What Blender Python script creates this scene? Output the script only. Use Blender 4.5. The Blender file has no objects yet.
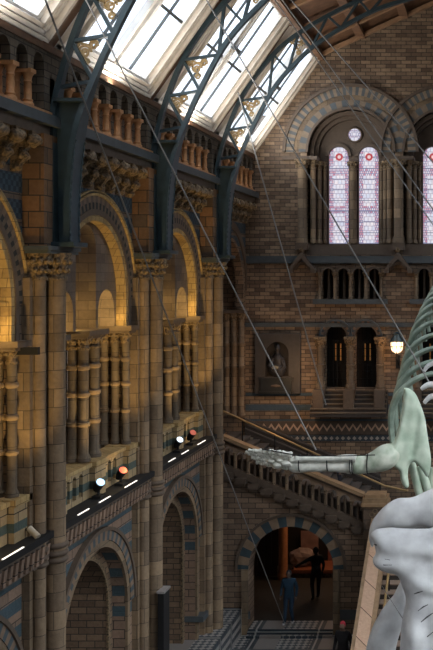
import bpy, bmesh, math, random
from mathutils import Vector, Matrix, noise
random.seed(7)
PI = math.pi
F = 950.0; VX, VY = 483.0, 277.0; CZ = 10.9
COL = bpy.context.scene.collection
def P(px, py, Y):
    return Vector(((px-VX)*Y/F, Y, CZ+(VY-py)*Y/F))
ORG = {}
# ---------------------------------------------------------------- scene plumbing
def part(name, bm, mat, parent=None, smooth=False, label=None, bevel=0.0, recalc=True):
    if recalc: bmesh.ops.recalc_face_normals(bm, faces=bm.faces[:])
    me = bpy.data.meshes.new(name)
    if parent is not None:
        off = ORG[parent]
    else:
        xs = [v.co.x for v in bm.verts]; ys = [v.co.y for v in bm.verts]; zs = [v.co.z for v in bm.verts]
        off = Vector(((min(xs)+max(xs))/2, (min(ys)+max(ys))/2, min(zs)))
    bmesh.ops.translate(bm, verts=bm.verts[:], vec=-off)
    bm.to_mesh(me); bm.free()
    o = bpy.data.objects.new(name, me); COL.objects.link(o)
    me.materials.append(mat)
    if smooth:
        for p in me.polygons: p.use_smooth = True
        try: me.set_sharp_from_angle(angle=math.radians(50))
        except Exception: pass
    if parent is not None: o.parent = parent
    else: o.location = off
    ORG[o] = off
    if bevel:
        m = o.modifiers.new('bevel', 'BEVEL'); m.width = bevel; m.segments = 2; m.limit_method = 'ANGLE'
    if label: o['label'] = label
    return o
def tag(o, label, cat, group=None, kind=None):
    if label: o['label'] = label
    if cat: o['category'] = cat
    if group: o['group'] = group
    if kind: o['kind'] = kind
    return o
def struct(name, bm, mat, smooth=False, parent=None):
    o = part(name, bm, mat, parent, smooth)
    if parent is None: o['kind'] = 'structure'
    return o
def thing(name, label, cat, loc, group=None):
    o = bpy.data.objects.new(name, None); COL.objects.link(o)
    o.location = loc; o.empty_display_size = .2; ORG[o] = Vector(loc)
    return tag(o, label, cat, group)
def copytree(root, off, label):
    def rec(o, par):
        c = o.copy(); COL.objects.link(c); ORG[c] = ORG[o]+Vector(off)
        if par is None: c.location = Vector(o.location)+Vector(off)
        else: c.parent = par
        for ch in kids.get(o, []): rec(ch, c)
        return c
    kids = {}
    for q in list(ORG):
        if q.parent: kids.setdefault(q.parent, []).append(q)
    r = rec(root, None); r['label'] = label
    return r
B = bmesh.new
ROOF_FILL_W = 130
# ---------------------------------------------------------------- shapes (z given relative to the eye level; R() lifts)
def box(bm, x0, x1, y0, y1, z0, z1):
    x0, x1 = sorted((x0, x1)); y0, y1 = sorted((y0, y1)); z0, z1 = sorted((z0, z1))
    v = [bm.verts.new((x, y, z+CZ)) for x in (x0, x1) for y in (y0, y1) for z in (z0, z1)]
    for f in ((0,1,3,2),(4,6,7,5),(0,4,5,1),(2,3,7,6),(0,2,6,4),(1,5,7,3)):
        bm.faces.new([v[i] for i in f])
def prism(bm, pts, axis, a, b):
    """pts are (u,z); axis 'x': u is Y, extruded a..b in X; axis 'y': u is X, extruded in Y; axis 'z': pts are (x,y)"""
    def mk(u, z, d):
        if axis == 'x': return (d, u, z+CZ)
        if axis == 'y': return (u, d, z+CZ)
        return (u, z, d+CZ)
    A = [bm.verts.new(mk(u, z, a)) for u, z in pts]; C = [bm.verts.new(mk(u, z, b)) for u, z in pts]
    n = len(pts)
    bm.faces.new(A); bm.faces.new(C[::-1])
    for i in range(n): bm.faces.new((A[i], A[(i+1) % n], C[(i+1) % n], C[i]))
def arcpts(c, r, zs, n=24, a0=PI, a1=0):
    return [(c+r*math.cos(a0+(a1-a0)*i/n), zs+r*math.sin(a0+(a1-a0)*i/n)) for i in range(n+1)]
def ring(bm, axis, c, r0, r1, zs, a, b, zb=None, n=24):
    """half-ring arch r0..r1 with optional straight stilts down to zb"""
    o = arcpts(c, r1, zs, n); i_ = arcpts(c, r0, zs, n)
    if zb is not None:
        o = [(c-r1, zb)]+o+[(c+r1, zb)]; i_ = [(c-r0, zb)]+i_+[(c+r0, zb)]
    def mk(u, z, d): return (d, u, z+CZ) if axis == 'x' else (u, d, z+CZ)
    V = [[bm.verts.new(mk(u, z, d)) for u, z in L] for L, d in ((o, a), (i_, a), (i_, b), (o, b))]
    m = len(o)
    for k in range(m-1):
        for s in range(4):
            t = (s+1) % 4
            bm.faces.new((V[s][k], V[s][k+1], V[t][k+1], V[t][k]))
    bm.faces.new([V[s][0] for s in range(4)]); bm.faces.new([V[s][-1] for s in range(4)])
def archwall(bm, axis, u0, u1, z0, z1, ops, a, b, n=20):
    """wall sheet u0..u1, z0..z1 of thickness a..b with round-headed openings ops=(c,r,zspring,zbottom)"""
    ops = sorted(ops); cur = u0
    for c, r, zs, zb in ops:
        l, rr = max(c-r, u0), min(c+r, u1)
        if l > cur+1e-4: prism(bm, [(cur, z0), (l, z0), (l, z1), (cur, z1)], axis, a, b)
        if zb > z0+1e-3: prism(bm, [(l, z0), (rr, z0), (rr, zb), (l, zb)], axis, a, b)
        pts = [p for p in arcpts(c, r, zs, n) if u0-1e-6 <= p[0] <= u1+1e-6]
        for p, q in zip(pts, pts[1:]):
            prism(bm, [p, q, (q[0], z1), (p[0], z1)], axis, a, b)
        cur = rr
    if u1 > cur+1e-4: prism(bm, [(cur, z0), (u1, z0), (u1, z1), (cur, z1)], axis, a, b)
def lathe(bm, x, y, prof, seg=14, axis=None):
    rows = []
    for r, z in prof:
        rows.append([bm.verts.new((x+r*math.cos(2*PI*k/seg), y+r*math.sin(2*PI*k/seg), z+CZ)) for k in range(seg)])
    for a, b in zip(rows, rows[1:]):
        for k in range(seg): bm.faces.new((a[k], a[(k+1) % seg], b[(k+1) % seg], b[k]))
    bm.faces.new(rows[0][::-1]); bm.faces.new(rows[-1])
def tube(bm, pts, rad, seg=8, flat=None, closed=False):
    """pts absolute Vectors, rad number or list"""
    pts = [Vector(p) for p in pts]; n = len(pts)
    if not hasattr(rad, '__len__'): rad = [rad]*n
    rows = []; up = None
    for i, p in enumerate(pts):
        if closed: t = pts[(i+1) % n]-pts[i-1]
        else: t = pts[min(i+1, n-1)]-pts[max(i-1, 0)]
        t.normalize()
        if up is None: up = Vector((0,0,1)) if abs(t.z) < .9 else Vector((0,1,0))
        s = t.cross(up).normalized(); up = s.cross(t).normalized()
        r = rad[i]; r1, r2 = (r if isinstance(r, tuple) else (r, r))
        rows.append([bm.verts.new(p+s*(r1*math.cos(2*PI*k/seg))+up*(r2*math.sin(2*PI*k/seg))) for k in range(seg)])
    m = n if closed else n-1
    for i in range(m):
        a, b = rows[i], rows[(i+1) % n]
        for k in range(seg): bm.faces.new((a[k], a[(k+1) % seg], b[(k+1) % seg], b[k]))
    if not closed: bm.faces.new(rows[0][::-1]); bm.faces.new(rows[-1])
def beam(bm, p, q, w, h):
    """square bar from p to q (absolute), w across, h deep"""
    p, q = Vector(p), Vector(q); t = (q-p).normalized()
    up = Vector((0,1,0)) if abs(t.y) < .9 else Vector((1,0,0))
    s = t.cross(up).normalized(); up = s.cross(t).normalized()
    V = [[bm.verts.new(e+s*(a*w/2)+up*(b*h/2)) for a, b in ((-1,-1),(1,-1),(1,1),(-1,1))] for e in (p, q)]
    bm.faces.new(V[0][::-1]); bm.faces.new(V[1])
    for k in range(4): bm.faces.new((V[0][k], V[0][(k+1) % 4], V[1][(k+1) % 4], V[1][k]))
def blob(bm, c, rx, ry, rz, sub=2, amp=0.0, fr=3.0):
    r = bmesh.ops.create_icosphere(bm, subdivisions=sub, radius=1.0)
    for v in r['verts']:
        d = 1+amp*noise.noise(v.co*fr+Vector(c))
        v.co = Vector((v.co.x*rx*d, v.co.y*ry*d, v.co.z*rz*d))+Vector(c)
def smoothcurve(pts, n=6):
    out = []; m = len(pts)
    for i in range(m-1):
        p0, p1, p2, p3 = [Vector(pts[min(max(j, 0), m-1)]) for j in (i-1, i, i+1, i+2)]
        for k in range(n):
            t = k/n
            out.append(.5*((2*p1)+(p2-p0)*t+(2*p0-5*p1+4*p2-p3)*t*t+(3*p1-p0-3*p2+p3)*t**3))
    out.append(Vector(pts[-1])); return out
# ---------------------------------------------------------------- materials
def newmat(name):
    m = bpy.data.materials.new(name); m.use_nodes = True
    nt = m.node_tree; return m, nt, nt.nodes['Principled BSDF']
def N(nt, t, **kw):
    n = nt.nodes.new(t)
    for k, v in kw.items(): setattr(n, k, v)
    return n
def math_(nt, op, a, b=None, c=None):
    n = N(nt, 'ShaderNodeMath', operation=op)
    for i, v in enumerate((a, b, c)):
        if v is None: continue
        if isinstance(v, (int, float)): n.inputs[i].default_value = v
        else: nt.links.new(v, n.inputs[i])
    return n.outputs[0]
def mix(nt, fac, a, b, bt='MIX'):
    n = N(nt, 'ShaderNodeMix', data_type='RGBA', blend_type=bt)
    for s, v in ((n.inputs['Factor'], fac), (n.inputs['A'], a), (n.inputs['B'], b)):
        if isinstance(v, (int, float)): s.default_value = v
        elif isinstance(v, tuple): s.default_value = (*v, 1) if len(v) == 3 else v
        else: nt.links.new(v, s)
    return n.outputs['Result']
def geo(nt):
    g = N(nt, 'ShaderNodeNewGeometry'); s = N(nt, 'ShaderNodeSeparateXYZ')
    nt.links.new(g.outputs['Position'], s.inputs[0]); return g.outputs['Position'], s
def noisef(nt, pos, scale, detail=3):
    n = N(nt, 'ShaderNodeTexNoise'); n.inputs['Scale'].default_value = scale; n.inputs['Detail'].default_value = detail
    nt.links.new(pos, n.inputs['Vector']); return n.outputs['Fac']
BLUE = (.055, .085, .11)
def stone(name, c1, c2, mort=(.035,.028,.022), bw=.42, bh=.2, ms=.012, rough=.8, stripes=None, var=.5, blue=BLUE, pattern=False, hs=None):
    m, nt, b = newmat(name); pos, s = geo(nt)
    u = math_(nt, 'ADD', s.outputs[0], s.outputs[1])
    cv = N(nt, 'ShaderNodeCombineXYZ'); nt.links.new(u, cv.inputs[0]); nt.links.new(s.outputs[2], cv.inputs[1])
    br = N(nt, 'ShaderNodeTexBrick'); nt.links.new(cv.outputs[0], br.inputs['Vector'])
    br.inputs['Scale'].default_value = 1; br.inputs['Brick Width'].default_value = bw; br.inputs['Row Height'].default_value = bh
    br.inputs['Mortar Size'].default_value = ms; br.inputs['Color1'].default_value = (*c1, 1); br.inputs['Color2'].default_value = (*c2, 1)
    br.inputs['Mortar'].default_value = (*mort, 1); br.inputs['Bias'].default_value = 0; br.inputs['Mortar Smooth'].default_value = .4
    col = br.outputs['Color']
    z = math_(nt, 'SUBTRACT', s.outputs[2], CZ)
    if stripes:
        tot = None
        for st in stripes:
            if len(st) == 2: f = math_(nt, 'MULTIPLY', math_(nt, 'GREATER_THAN', z, st[0]), math_(nt, 'LESS_THAN', z, st[1]))
            else:  # z0,z1,period,duty
                fr = math_(nt, 'FRACT', math_(nt, 'DIVIDE', math_(nt, 'SUBTRACT', z, st[0]), st[2]))
                f = math_(nt, 'MULTIPLY', math_(nt, 'LESS_THAN', fr, st[3]),
                          math_(nt, 'MULTIPLY', math_(nt, 'GREATER_THAN', z, st[0]), math_(nt, 'LESS_THAN', z, st[1])))
            tot = f if tot is None else math_(nt, 'MAXIMUM', tot, f)
        bl = blue
        if pattern:
            ck = N(nt, 'ShaderNodeTexChecker'); ck.inputs['Scale'].default_value = 11
            nt.links.new(cv.outputs[0], ck.inputs['Vector'])
            ck.inputs['Color1'].default_value = (*blue, 1); ck.inputs['Color2'].default_value = (blue[0]*.45, blue[1]*.45, blue[2]*.5, 1)
            bl = ck.outputs['Color']
        col = mix(nt, tot, col, bl)
    n1 = noisef(nt, pos, 1.3, 4); n2 = noisef(nt, pos, 14, 3)
    f = math_(nt, 'ADD', math_(nt, 'MULTIPLY', n1, var*1.4), math_(nt, 'MULTIPLY', n2, var))
    f = math_(nt, 'ADD', f, 1-var*1.2)
    cc = N(nt, 'ShaderNodeCombineColor'); 
    for i in range(3): nt.links.new(f, cc.inputs[i])
    col = mix(nt, 1.0, col, cc.outputs[0], 'MULTIPLY')
    nt.links.new(col, b.inputs['Base Color']); b.inputs['Roughness'].default_value = rough
    bp = N(nt, 'ShaderNodeBump'); bp.inputs['Strength'].default_value = .35; bp.inputs['Distance'].default_value = .03
    h = math_(nt, 'SUBTRACT', n2, math_(nt, 'MULTIPLY', br.outputs['Fac'], 1.5))
    nt.links.new(h, bp.inputs['Height']); nt.links.new(bp.outputs[0], b.inputs['Normal'])
    return m
def plain(name, c, rough=.6, metal=0, var=.25, scale=8, c2=None, bump=.15):
    m, nt, b = newmat(name); pos, s = geo(nt)
    n1 = noisef(nt, pos, scale, 4)
    r = N(nt, 'ShaderNodeMapRange'); nt.links.new(n1, r.inputs['Value']); r.inputs['From Min'].default_value = .3; r.inputs['From Max'].default_value = .7
    c2 = c2 or tuple(x*(1-var) for x in c)
    col = mix(nt, r.outputs[0], c2, c)
    nt.links.new(col, b.inputs['Base Color']); b.inputs['Roughness'].default_value = rough; b.inputs['Metallic'].default_value = metal
    if bump:
        bp = N(nt, 'ShaderNodeBump'); bp.inputs['Strength'].default_value = bump; bp.inputs['Distance'].default_value = .02
        nt.links.new(n1, bp.inputs['Height']); nt.links.new(bp.outputs[0], b.inputs['Normal'])
    return m
def emit(name, c, s):
    m, nt, b = newmat(name); b.inputs['Base Color'].default_value = (*c, 1)
    b.inputs['Emission Color'].default_value = (*c, 1); b.inputs['Emission Strength'].default_value = s; return m
def voussoir(name, cx, cz, n, axis, c1, c2, radial=None):
    """alternating wedges round an arch centre"""
    m, nt, b = newmat(name); pos, s = geo(nt)
    dx = math_(nt, 'SUBTRACT', s.outputs[0 if axis == 'y' else 1], cx); dz = math_(nt, 'SUBTRACT', s.outputs[2], cz+CZ)
    a = math_(nt, 'ARCTAN2', dz, dx)
    fr = math_(nt, 'FRACT', math_(nt, 'ADD', math_(nt, 'MULTIPLY', a, n/PI), 50.25))
    col = mix(nt, math_(nt, 'LESS_THAN', fr, .5), c1, c2)
    n1 = noisef(nt, pos, 6, 4)
    v = math_(nt, 'ADD', math_(nt, 'MULTIPLY', n1, .8), .6)
    cc = N(nt, 'ShaderNodeCombineColor')
    for i in range(3): nt.links.new(v, cc.inputs[i])
    nt.links.new(mix(nt, 1.0, col, cc.outputs[0], 'MULTIPLY'), b.inputs['Base Color']); b.inputs['Roughness'].default_value = .8
    return m
TAN1, TAN2 = (.23,.15,.092), (.12,.078,.05)
M = {}
M['wall'] = stone('terracotta_wall', TAN1, TAN2, bw=.36, bh=.15)
M['farwall'] = stone('buff_brick', (.30,.21,.135), (.11,.072,.048), bw=.34, bh=.13, ms=.012, stripes=[(.45,.60),(-5.0,-3.9,.5,.42)], var=.6)
M['pier'] = stone('pier_stone', (.235,.165,.10), (.125,.088,.056), bw=.5, bh=.33, ms=.008, var=.55, mort=(.06,.045,.03))
M['pilaster'] = stone('brick_pilaster', (.26,.135,.06), (.09,.062,.042), bw=.4, bh=.28, ms=.012, var=.55)
M['spandrel'] = stone('spandrel_tiles', (.17,.115,.075), (.13,.09,.06), bw=.4, bh=.16, stripes=[(.55,2.4,.45,.74)], pattern=True, blue=(.045,.075,.095))
M['lowwall'] = stone('striped_spandrel', (.25,.165,.115), (.18,.12,.085), bw=.5, bh=.2, stripes=[(-7.6,-5.15,.46,.5)], blue=(.045,.075,.09))
M['gallery'] = stone('gallery_parapet', (.36,.27,.15), (.27,.2,.11), bw=.5, bh=.3, stripes=[(-4.32,-4.16)], blue=(.06,.085,.075))
M['capital'] = plain('carved_capital', (.27,.185,.10), .75, scale=22, c2=(.03,.024,.018), bump=.9)
M['moulding'] = plain('dark_moulding', (.115,.082,.058), .7, scale=9)  # darkened base colour puts shade into recessed mouldings
M['tymp'] = stone('tympanum_stone', (.15,.115,.09), (.095,.072,.06), bw=.42, bh=.2, ms=.006, mort=(.05,.04,.03))
M['colstone'] = stone('dark_column_stone', (.14,.105,.068), (.09,.066,.045), bw=.5, bh=.4, ms=.006, var=.6)
M['gold_lit'] = stone('lamplit_gold_stone', (.42,.30,.13), (.28,.19,.085), bw=.2, bh=.16, ms=.006, mort=(.12,.08,.04))  # gold cast of the lamplight on the arches put into the stone colour
M['darkstone'] = plain('blue_grey_stone', (.075,.088,.095), .6, scale=6)
M['baluster'] = plain('orange_terracotta', (.55,.27,.11), .55, scale=12, var=.3)
M['balwall'] = stone('parapet_stone', (.15,.12,.085), (.09,.075,.055), bw=.3, bh=.14)
M['iron'] = plain('painted_iron', (.045,.075,.09), .42, .2, var=.35, scale=5)
M['white'] = plain('white_joinery', (.80,.77,.72), .5, scale=4, var=.14)
M['wood'] = plain('brown_roof_timber', (.20,.105,.058), .5, scale=5, var=.45)
M['woodpale'] = plain('pale_roof_timber', (.42,.25,.14), .5, scale=5, var=.3)
M['cream'] = plain('cream_joinery', (.76,.69,.60), .5, scale=4, var=.2)
M['bar'] = plain('dark_glazing_bar', (.06,.07,.075), .5, scale=5)
M['gilt'] = plain('gilt_scroll', (.60,.42,.20), .4, .2, scale=20)
M['cable'] = plain('steel_cable', (.24,.235,.225), .45, .2, scale=5)
M['black'] = plain('black_casing', (.006,.006,.007), .85, scale=5)
M['voidm'] = plain('void_black', (.02,.014,.01), .7, scale=5)  # plain near-black colour for void backings and corridor surfaces
M['strip'] = emit('light_strip', (1,.93,.85), .7)
M['lamp'] = emit('warm_globe', (1,.68,.40), 1.7)
M['bone'] = plain('pale_grey_bone', (.68,.69,.69), .55, scale=3.2, c2=(.44,.44,.45), bump=.5)
M['greenbone'] = plain('green_tinted_bone', (.56,.63,.52), .5, scale=3.5, c2=(.32,.42,.32), bump=.3)
M['ribbone'] = plain('green_rib_bone', (.34,.42,.34), .5, scale=4, c2=(.16,.22,.175))
M['handbone'] = plain('white_flipper_bone', (.74,.74,.68), .5, scale=7, c2=(.45,.47,.42), bump=.4)
M['coping'] = stone('pink_coping', (.60,.40,.28), (.50,.33,.22), bw=.9, bh=5, ms=.015, var=.3)
M['railstone'] = plain('golden_rail_stone', (.36,.235,.13), .5, scale=6, var=.35)
M['panelstone'] = plain('panel_stone', (.30,.21,.14), .7, scale=9)
M['brass'] = plain('brass_rail', (.48,.33,.15), .35, .5)
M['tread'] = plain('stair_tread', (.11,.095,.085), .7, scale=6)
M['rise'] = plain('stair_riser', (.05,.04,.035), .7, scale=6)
M['floorin'] = stone('corridor_floor', (.11,.075,.05), (.09,.06,.042), bw=.6, bh=.6, ms=.01)
M['vdoor'] = voussoir('door_voussoirs', -5.86, -8.91, 9, 'y', (.24,.165,.105), (.035,.058,.07))
# glass
m, nt, b = newmat('skylight_glass'); nt.nodes.remove(b)
tr = N(nt, 'ShaderNodeBsdfTransparent'); tr.inputs[0].default_value = (.93,.96,1,1)
gl = N(nt, 'ShaderNodeBsdfGlossy'); gl.inputs['Roughness'].default_value = .15
mx = N(nt, 'ShaderNodeMixShader'); mx.inputs[0].default_value = .06
nt.links.new(tr.outputs[0], mx.inputs[1]); nt.links.new(gl.outputs[0], mx.inputs[2]); nt.links.new(mx.outputs[0], nt.nodes['Material Output'].inputs[0])
M['glass'] = m
# stained glass: backlit leaded panes, pattern round each light
def stained(name, cx, w, z0, z1, oc=False):
    m, nt, b = newmat(name); pos, s = geo(nt)
    x = math_(nt, 'DIVIDE', math_(nt, 'SUBTRACT', s.outputs[0], cx), w/2)
    z = math_(nt, 'SUBTRACT', s.outputs[2], CZ)
    ax = math_(nt, 'ABSOLUTE', x)
    border = math_(nt, 'GREATER_THAN', ax, .58)
    vo = N(nt, 'ShaderNodeTexVoronoi'); vo.inputs['Scale'].default_value = 9.5; nt.links.new(pos, vo.inputs['Vector'])
    vcol = N(nt, 'ShaderNodeValToRGB'); nt.links.new(vo.outputs['Distance'], vcol.inputs[0]); vcol.color_ramp.elements[0].color = (.55,.12,.11,1); vcol.color_ramp.elements[0].position=.05
    vcol.color_ramp.elements[1].color = (.75,.74,.84,1); vcol.color_ramp.elements[1].position = .3
    e = vcol.color_ramp.elements.new(.5); e.color = (.26,.36,.62,1)
    ck = N(nt, 'ShaderNodeTexBrick'); cv = N(nt, 'ShaderNodeCombineXYZ'); nt.links.new(s.outputs[0], cv.inputs[0]); nt.links.new(z, cv.inputs[1]); nt.links.new(cv.outputs[0], ck.inputs['Vector'])
    ck.inputs['Scale'].default_value = 1; ck.inputs['Brick Width'].default_value = .13; ck.inputs['Row Height'].default_value = .16; ck.inputs['Mortar Size'].default_value = .01
    ck.inputs['Color1'].default_value = (.96,.88,.88,1); ck.inputs['Color2'].default_value = (.76,.78,.88,1); ck.inputs['Mortar'].default_value = (.36,.28,.36,1)
    bk = N(nt, 'ShaderNodeTexBrick'); nt.links.new(cv.outputs[0], bk.inputs['Vector']); bk.inputs['Scale'].default_value = 1; bk.inputs['Brick Width'].default_value = .07; bk.inputs['Row Height'].default_value = .085; bk.inputs['Mortar Size'].default_value = .012
    bk.inputs['Color1'].default_value = (.66,.12,.14,1); bk.inputs['Color2'].default_value = (.84,.82,.88,1); bk.inputs['Mortar'].default_value = (.12,.14,.32,1)
    body = mix(nt, .22, ck.outputs['Color'], vcol.outputs[0])
    hw = (z1-z0)
    fr = math_(nt, 'FRACT', math_(nt, 'DIVIDE', math_(nt, 'SUBTRACT', z, z0), hw/2.55))
    band = math_(nt, 'GREATER_THAN', fr, .80)
    col = mix(nt, math_(nt, 'MULTIPLY', math_(nt, 'MAXIMUM', border, band), .85), body, bk.outputs['Color'])
    # horizontal saddle bars
    fb = math_(nt, 'FRACT', math_(nt, 'DIVIDE', math_(nt, 'SUBTRACT', z, z0), hw/9.0))
    col = mix(nt, math_(nt, 'LESS_THAN', fb, .07), col, (.16,.17,.26))
    # red roundel near the head
    r = math_(nt, 'SQRT', math_(nt, 'ADD', math_(nt, 'POWER', math_(nt, 'MULTIPLY', x, w/2), 2), math_(nt, 'POWER', math_(nt, 'SUBTRACT', z, z1-w*.5), 2)))
    col = col if oc else mix(nt, math_(nt, 'LESS_THAN', r, .13), col, (.50,.05,.06)); col = col if oc else mix(nt, math_(nt, 'LESS_THAN', r, .06), col, (.8,.62,.62))
    nt.links.new(col, b.inputs['Emission Color']); b.inputs['Emission Strength'].default_value = .62
    b.inputs['Base Color'].default_value = (.02,.02,.03,1); b.inputs['Roughness'].default_value = .3
    return m
# lozenge band
m, nt, b = newmat('lozenge_band'); pos, s = geo(nt)
fx_ = math_(nt, 'ABSOLUTE', math_(nt, 'SUBTRACT', math_(nt, 'FRACT', math_(nt, 'MULTIPLY', s.outputs[0], 5.2)), .5))
fz_ = math_(nt, 'MULTIPLY', math_(nt, 'ABSOLUTE', math_(nt, 'SUBTRACT', s.outputs[2], CZ+(277-438)*32/950)), 5.2)
lz = math_(nt, 'LESS_THAN', math_(nt, 'ADD', fx_, fz_), .36)
nt.links.new(mix(nt, lz, (.04,.05,.06), (.34,.3,.25)), b.inputs['Base Color']); b.inputs['Roughness'].default_value = .7
M['lozenge'] = m
# mosaic floor
m, nt, b = newmat('mosaic_floor'); pos, s = geo(nt)
def grid(period, off=0, ax=0, duty=.5):
    return math_(nt, 'LESS_THAN', math_(nt, 'FRACT', math_(nt, 'DIVIDE', math_(nt, 'ADD', s.outputs[ax], 100+off), period)), duty)
mp = N(nt, 'ShaderNodeMapping'); mp.inputs['Rotation'].default_value = (0,0,PI/4); nt.links.new(pos, mp.inputs[0])
ck = N(nt, 'ShaderNodeTexChecker'); ck.inputs['Scale'].default_value = 7.5; nt.links.new(mp.outputs[0], ck.inputs['Vector'])
ck.inputs['Color1'].default_value = (.36,.34,.32,1); ck.inputs['Color2'].default_value = (.03,.045,.06,1)
field = mix(nt, grid(1.9, 0, 0, .42), ck.outputs['Color'], (.22,.20,.185))
frame = math_(nt, 'MAXIMUM', grid(1.9, .12, 0, .14), grid(1.15, 0, 1, .16))
col = mix(nt, frame, field, (.025,.038,.05))
thin = math_(nt, 'MAXIMUM', grid(1.9, .03, 0, .03), grid(1.15, -.05, 1, .05))
col = mix(nt, thin, col, (.36,.35,.33))
nt.links.new(col, b.inputs['Base Color']); b.inputs['Roughness'].default_value = .45
M['mosaic'] = m

# ================================================================ SETTING
YU, YD = 32.0, 29.0
XW = -8.0; CX = -1.2
PY = [12.46, 17.63, 22.80, 27.97]         # far edge of each pier
YC = [p+1.995 for p in PY]                # bay centres
bm = B(); box(bm, -12.2, 9.6, -2, 29.2, -11.2, -10.9); struct('floor', bm, M['mosaic'])
bm = B(); box(bm, -8.3, 2, 29.2, 38, -11.2, -10.895); struct('floor_corridor', bm, M['floorin'])

# left wall, gallery storey and above (sheet with big arches)
R1 = 1.74; ZS = -.46; ZI = -1.1
bm = B()
archwall(bm, 'x', -2, YU, -1.1, 4.15-.2, [(c, R1, ZS, -1.1) for c in [YC[0]-5.17]+YC], -8.0, -8.32)
wl = struct('wall_left', bm, M['spandrel'])
# lower storey
bm = B()
archwall(bm, 'x', -2, 28.6, -10.9, -4.62, [(c, 1.65, -7.28, -10.9) for c in [YC[0]-5.17]+YC[:3]], -8.0, -8.3)
struct('wall_left_lower', bm, M['lowwall'])
bm = B()
archwall(bm, 'x', -2, 28.6, -10.9, -4.62, [(c, 1.38, -7.28, -10.9) for c in [YC[0]-5.17]+YC[:3]], -8.302, -9.7)
struct('wall_left_inner', bm, M['wall'])
# aisle & gallery behind
bm = B(); box(bm, -12.4, -12.0, 6, 38, -10.9, 4); struct('wall_aisle', bm, M['wall'])
bm = B(); box(bm, -12.0, -8.4, 6, 28.6, -4.9, -4.6); struct('floor_gallery', bm, M['darkstone'])
bm = B(); box(bm, -12.0, -8.34, 6, YU, 2.4, 2.6); struct('ceiling_gallery', bm, M['wall'])
bm = B(); box(bm, -12.0, -8.0, YU, YU+.4, -10.9, 4); struct('wall_gallery_end', bm, M['wall'])
bm = B(); box(bm, -12.0, -9.72, 28.45, 28.9, -10.9, -5.0); struct('wall_aisle_end', bm, M['wall'])

# far wall: arched recesses
AX = [-4.45, -1.21, 2.03]                 # bay centres of the far wall
s32 = YU/F
def fx(px): return (px-VX)*s32
def fz(py): return (VY-py)*s32
ZSP = fz(152); RO = 44*s32
kinkX, kinkZ = -5.49, 7.58
def roofz(x):
    d = abs(x-CX)
    return 4.2+(6.65-d)*(3.38/2.36) if d > 4.29 else 7.58+(4.29-d)*.46
bm = B()
wins = [(c, RO, ZSP, fz(245)) for c in AX]
uu = sorted(set([-8.0, 5.6, -7.85, 5.45, -5.49, 3.09, CX]+[round(c+RO*math.cos(PI*k/28), 5) for c in AX for k in range(29)]))
def wopen(u):
    for c in AX:
        if abs(u-c) < RO: return ZSP+math.sqrt(RO*RO-(u-c)**2)
    return None
for a, b in zip(uu, uu[1:]):
    m_ = (a+b)/2; ta, tb = roofz(max(min(a, 5.45), -7.85))+.1, roofz(max(min(b, 5.45), -7.85))+.1
    if wopen(m_) is None: prism(bm, [(a, fz(262)), (b, fz(262)), (b, tb), (a, ta)], 'y', YU, YU+.9)
    else:
        prism(bm, [(a, wopen(a) or ZSP), (b, wopen(b) or ZSP), (b, tb), (a, ta)], 'y', YU, YU+.9)
        prism(bm, [(a, fz(262)), (b, fz(262)), (b, fz(245)), (a, fz(245))], 'y', YU, YU+.9)
# balcony openings and doors below
bal = []
for c in AX:
    for k in range(4): bal.append((c+(k-1.5)*.52, .185, fz(274), fz(299)))
archwall(bm, 'y', -8.0, 5.6, fz(303), fz(262), bal, YU, YU+.35)
drs = []
for c in AX:
    for k in (-.5, .5): drs.append((c+k*1.01, .355, fz(336), fz(388)))
archwall(bm, 'y', -8.0, 5.6, -7.95, fz(303), drs, YU, YU+.35)
struct('wall_far', bm, M['farwall'])
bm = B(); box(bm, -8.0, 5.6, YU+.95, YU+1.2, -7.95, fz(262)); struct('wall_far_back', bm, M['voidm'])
bm = B(); box(bm, -8.0, 5.6, YU+.92, YU+1.1, fz(262), 5.6)
struct('wall_far_tympanum', bm, M['moulding'])

# right wall (the other side of the hall) and back
bm = B(); archwall(bm, 'x', -2, YU+.4, -10.9, 4.2, [(1.3+5.17*k, 1.7, 0, -4.6) for k in range(6)], 5.6, 6.2); struct('wall_right', bm, M['wall'])

bm = B(); box(bm, -8.7, 6.2, -2.4, -2.0, -10.9, 9.6); struct('wall_back', bm, M['wall'])
# ---------------------------------------------------------------- string courses / cornices of the left wall
for name, x1, z0, z1, mt in (('trim_cornice', -7.55, 2.66, 2.84, 'darkstone'), ('trim_cornice_lower', -7.68, 2.48, 2.66, 'moulding')):
    bm = B(); box(bm, -8.02, x1, 8.4, YU, z0, z1); struct(name, bm, M[mt])
bm = B(); box(bm, -8.02, -7.70, 8.4, 28.2, -5.02, -4.62)
struct('trim_gallery_band', bm, M['moulding'])
bm = B()
y = 8.5
while y < 28:
    prism(bm, [(y, -4.98), (y+.09, -4.98), (y+.16, -4.7), (y+.07, -4.7)], 'x', -7.71, -7.66); y += .19
struct('trim_dentils', bm, M['lowwall'])
bm = B(); box(bm, -8.02, -7.62, 8.4, 28.1, -4.62, -4.50); struct('trim_gallery_ledge', bm, M['black'])
bm = B(); box(bm, -8.02, -7.93, 8.4, 28.6, -10.5, -10.2); struct('trim_plinth', bm, M['darkstone'])

bm = B(); box(bm, -9.7, -7.35, 25.6, 28.98, -10.9, -10.1); struct('floor_raised_block', bm, M['mosaic'])  # invented raised block that brings the floor up to the pier base
bm = B(); box(bm, -9.72, -7.775, 26.40, 28.2, -9.60, -9.44); box(bm, -8.3, -7.1, YD-.04, YD, -10.43, -10.2); struct('trim_plinth_band', bm, M['darkstone'])
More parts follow.
